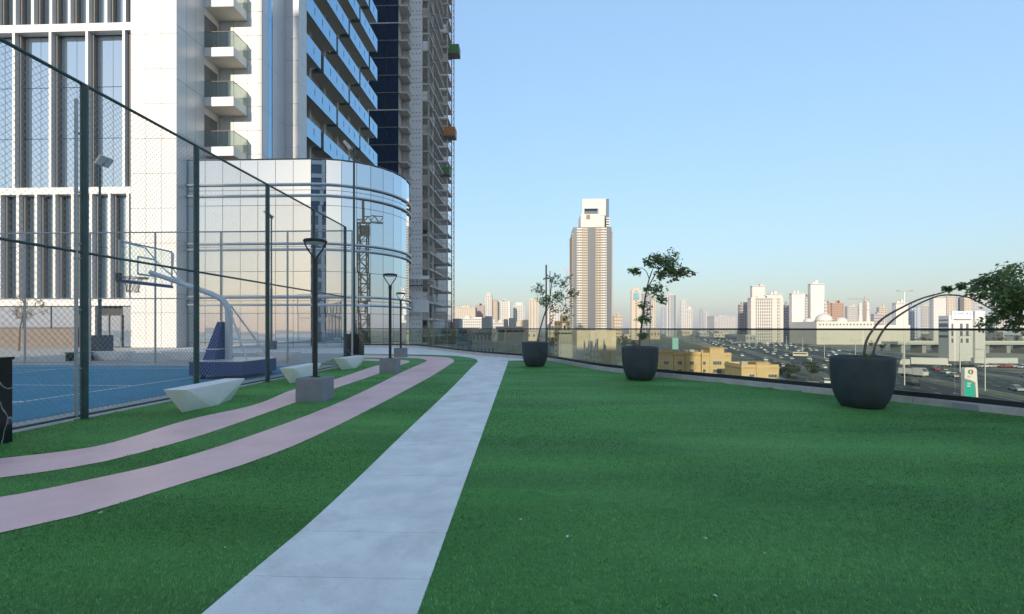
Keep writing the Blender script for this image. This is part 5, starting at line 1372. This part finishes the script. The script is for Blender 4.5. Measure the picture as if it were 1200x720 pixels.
# ------------------------------------------------------------------ fuel totem
def totem():
    p = G(1137,472,GZ); Y = p.y; x = lambda q: XP(q,Y); z = lambda q: ZP(1137,q,Y)
    t = thing('fuel_totem', 'white and teal fuel station totem sign with red and green round emblem', 'sign', (x(1137),Y,GZ))
    dp = .9; y0 = Y-dp
    def pl(poly, m, nm, ya, yb, par=t):
        n = len(poly); return MB().add([(u,ya,v) for u, v in poly]+[(u,yb,v) for u, v in poly], [tuple(range(n)), tuple(reversed(range(n,2*n)))]+[(i,n+i,n+(i+1)%n,(i+1)%n) for i in range(n)]).build(nm, m, par)
    xl, xr, zt_ = x(1130.5), x(1144.8), z(431)
    top = [(xr-.0+0*1, zt_-1.0)]+[(xr-.6+.6*math.cos(a), zt_-.6+.6*math.sin(a)) for a in np.linspace(.2,1.57,5)]+[(xl+.4-.4*math.sin(a), zt_-.4+.4*math.cos(a)) for a in np.linspace(0,1.57,5)]
    wt = mat('totem_white', (.80,.80,.78), .4); tl = mat('totem_teal', (.03,.45,.40), .4); rd = mat('totem_red', (.55,.05,.06), .4); gn = mat('totem_green', (.05,.30,.14), .4)
    pl([(xl,GZ),(xr+.35,GZ)]+top, wt, 'body', Y, Y+dp)
    pl([(xl+.02,GZ+.1),(x(1143.2),GZ+.1),(x(1142),z(449)),(x(1137),z(446.5)),(xl+.02,z(445.2))], tl, 'teal_panel', Y-.05, Y-.003)
    pl([(x(1143.2),GZ+.1),(x(1144.0),GZ+.1),(x(1142.7),z(448.4)),(x(1137.2),z(445.7)),(xl+.02,z(444.0)),(xl+.02,z(445.1)),(x(1137),z(446.45)),(x(1142.02),z(448.95))], rd, 'red_stripe', Y-.052, Y-.004)
    c = (x(1137.6), z(436)); r_ = 2.75*Y/F
    pl([(c[0]+r_*math.sin(a), c[1]+r_*math.cos(a)) for a in np.linspace(0.05,math.pi-.05,12)], rd, 'emblem_half', Y-.05, Y-.003)
    pl([(c[0]-.05-r_*math.sin(a), c[1]-r_*math.cos(a)) for a in np.linspace(0.05,math.pi-.05,12)], gn, 'emblem_half', Y-.05, Y-.003)
    pl([(c[0]-.05+r_*.42*math.sin(a)*.8, c[1]+r_*.6*math.cos(a)) for a in np.linspace(0,2*math.pi,13)[:-1]], wt, 'emblem_centre', Y-.062, Y-.051)
    for q, w_ in ((449.2,4.6),(451.2,3.6),(453.0,4.2),(440.8,5.0),(442.2,3.8)):
        MB().box(x(1133.2), x(1133.2+w_), Y-.06, Y-.053, z(q+.45), z(q-.35)).build('text_line', wt if q > 445 else mat('text_grey', (.5,.45,.45), .6), t)
    MB().box(xl-.2, xr+.5, Y-.1, Y+dp+.1, GZ, GZ+.2).build('plinth', M_rawc, t)
totem()
# ------------------------------------------------------------------ roadside trees and shrubs
rg = random.Random(17)
def shrub_meshes(seed):
    r2 = random.Random(seed); cr = MB(); tr = MB()
    tr.tube([(0,0,0),(.1,0,1.4),(.05,.1,2.6)], [.18,.13,.07], 6)
    for k in range(16):
        e = Vector((r2.gauss(0,1.0), r2.gauss(0,1.0), 2.9+r2.gauss(0,.75))); tr.tube([(.05,.05,2.0), e], [.06,.02], 4)
        leaves(cr, e, (.8,.8,.6), 42, .42, r2)
    return tr.mesh('trunk', M_bark), cr.mesh('crown', M_leafdk)
tm = [shrub_meshes(s) for s in (1,2,3)]
spots = [(rg.uniform(640,760), rg.uniform(394,412)) for _ in range(18)]+[(rg.uniform(880,1010), rg.uniform(425,444)) for _ in range(14)]+[(rg.uniform(1020,1200), rg.uniform(396,412)) for _ in range(26)]+[(rg.uniform(830,1000), rg.uniform(391,398)) for _ in range(22)]
for i, (px, py) in enumerate(spots):
    g = G(px,py,GZ); a, b = tm[i%3]; z_ = ('by the side road and houses' if px < 800 else 'on the verge in front of the highway' if py > 420 else 'beyond the highway')
    t = thing('roadside_tree', 'small dark green tree growing '+z_, 'tree', (g.x,g.y,GZ), group='roadside trees '+z_)
    s = rg.uniform(.6,1.15) if py > 420 else rg.uniform(1,1.9)
    inst(a, 'trunk', (g.x,g.y,GZ), t); inst(b, 'crown', (g.x,g.y,GZ), t); t.scale = (s,s,s); t.rotation_euler = (0,0,rg.uniform(0,6))
# roadside fence posts (verge)
# ------------------------------------------------------------------ air
hz = bpy.data.materials.new('haze_air'); hz.use_nodes = True; n = hz.node_tree.nodes; n.clear()
o_ = n.new('ShaderNodeOutputMaterial'); v_ = n.new('ShaderNodeVolumePrincipled'); v_.inputs['Color'].default_value = (.86,.86,1,1); v_.inputs['Density'].default_value = .00016; v_.inputs['Anisotropy'].default_value = .1
hz.node_tree.links.new(v_.outputs[0], o_.inputs['Volume'])
hb = MB().box(-5200,5200,-5200,5200,GZ-1.6,165).build('haze', hz, kind='stuff')
tag(hb, 'pale dusty haze hanging over the city', 'haze')
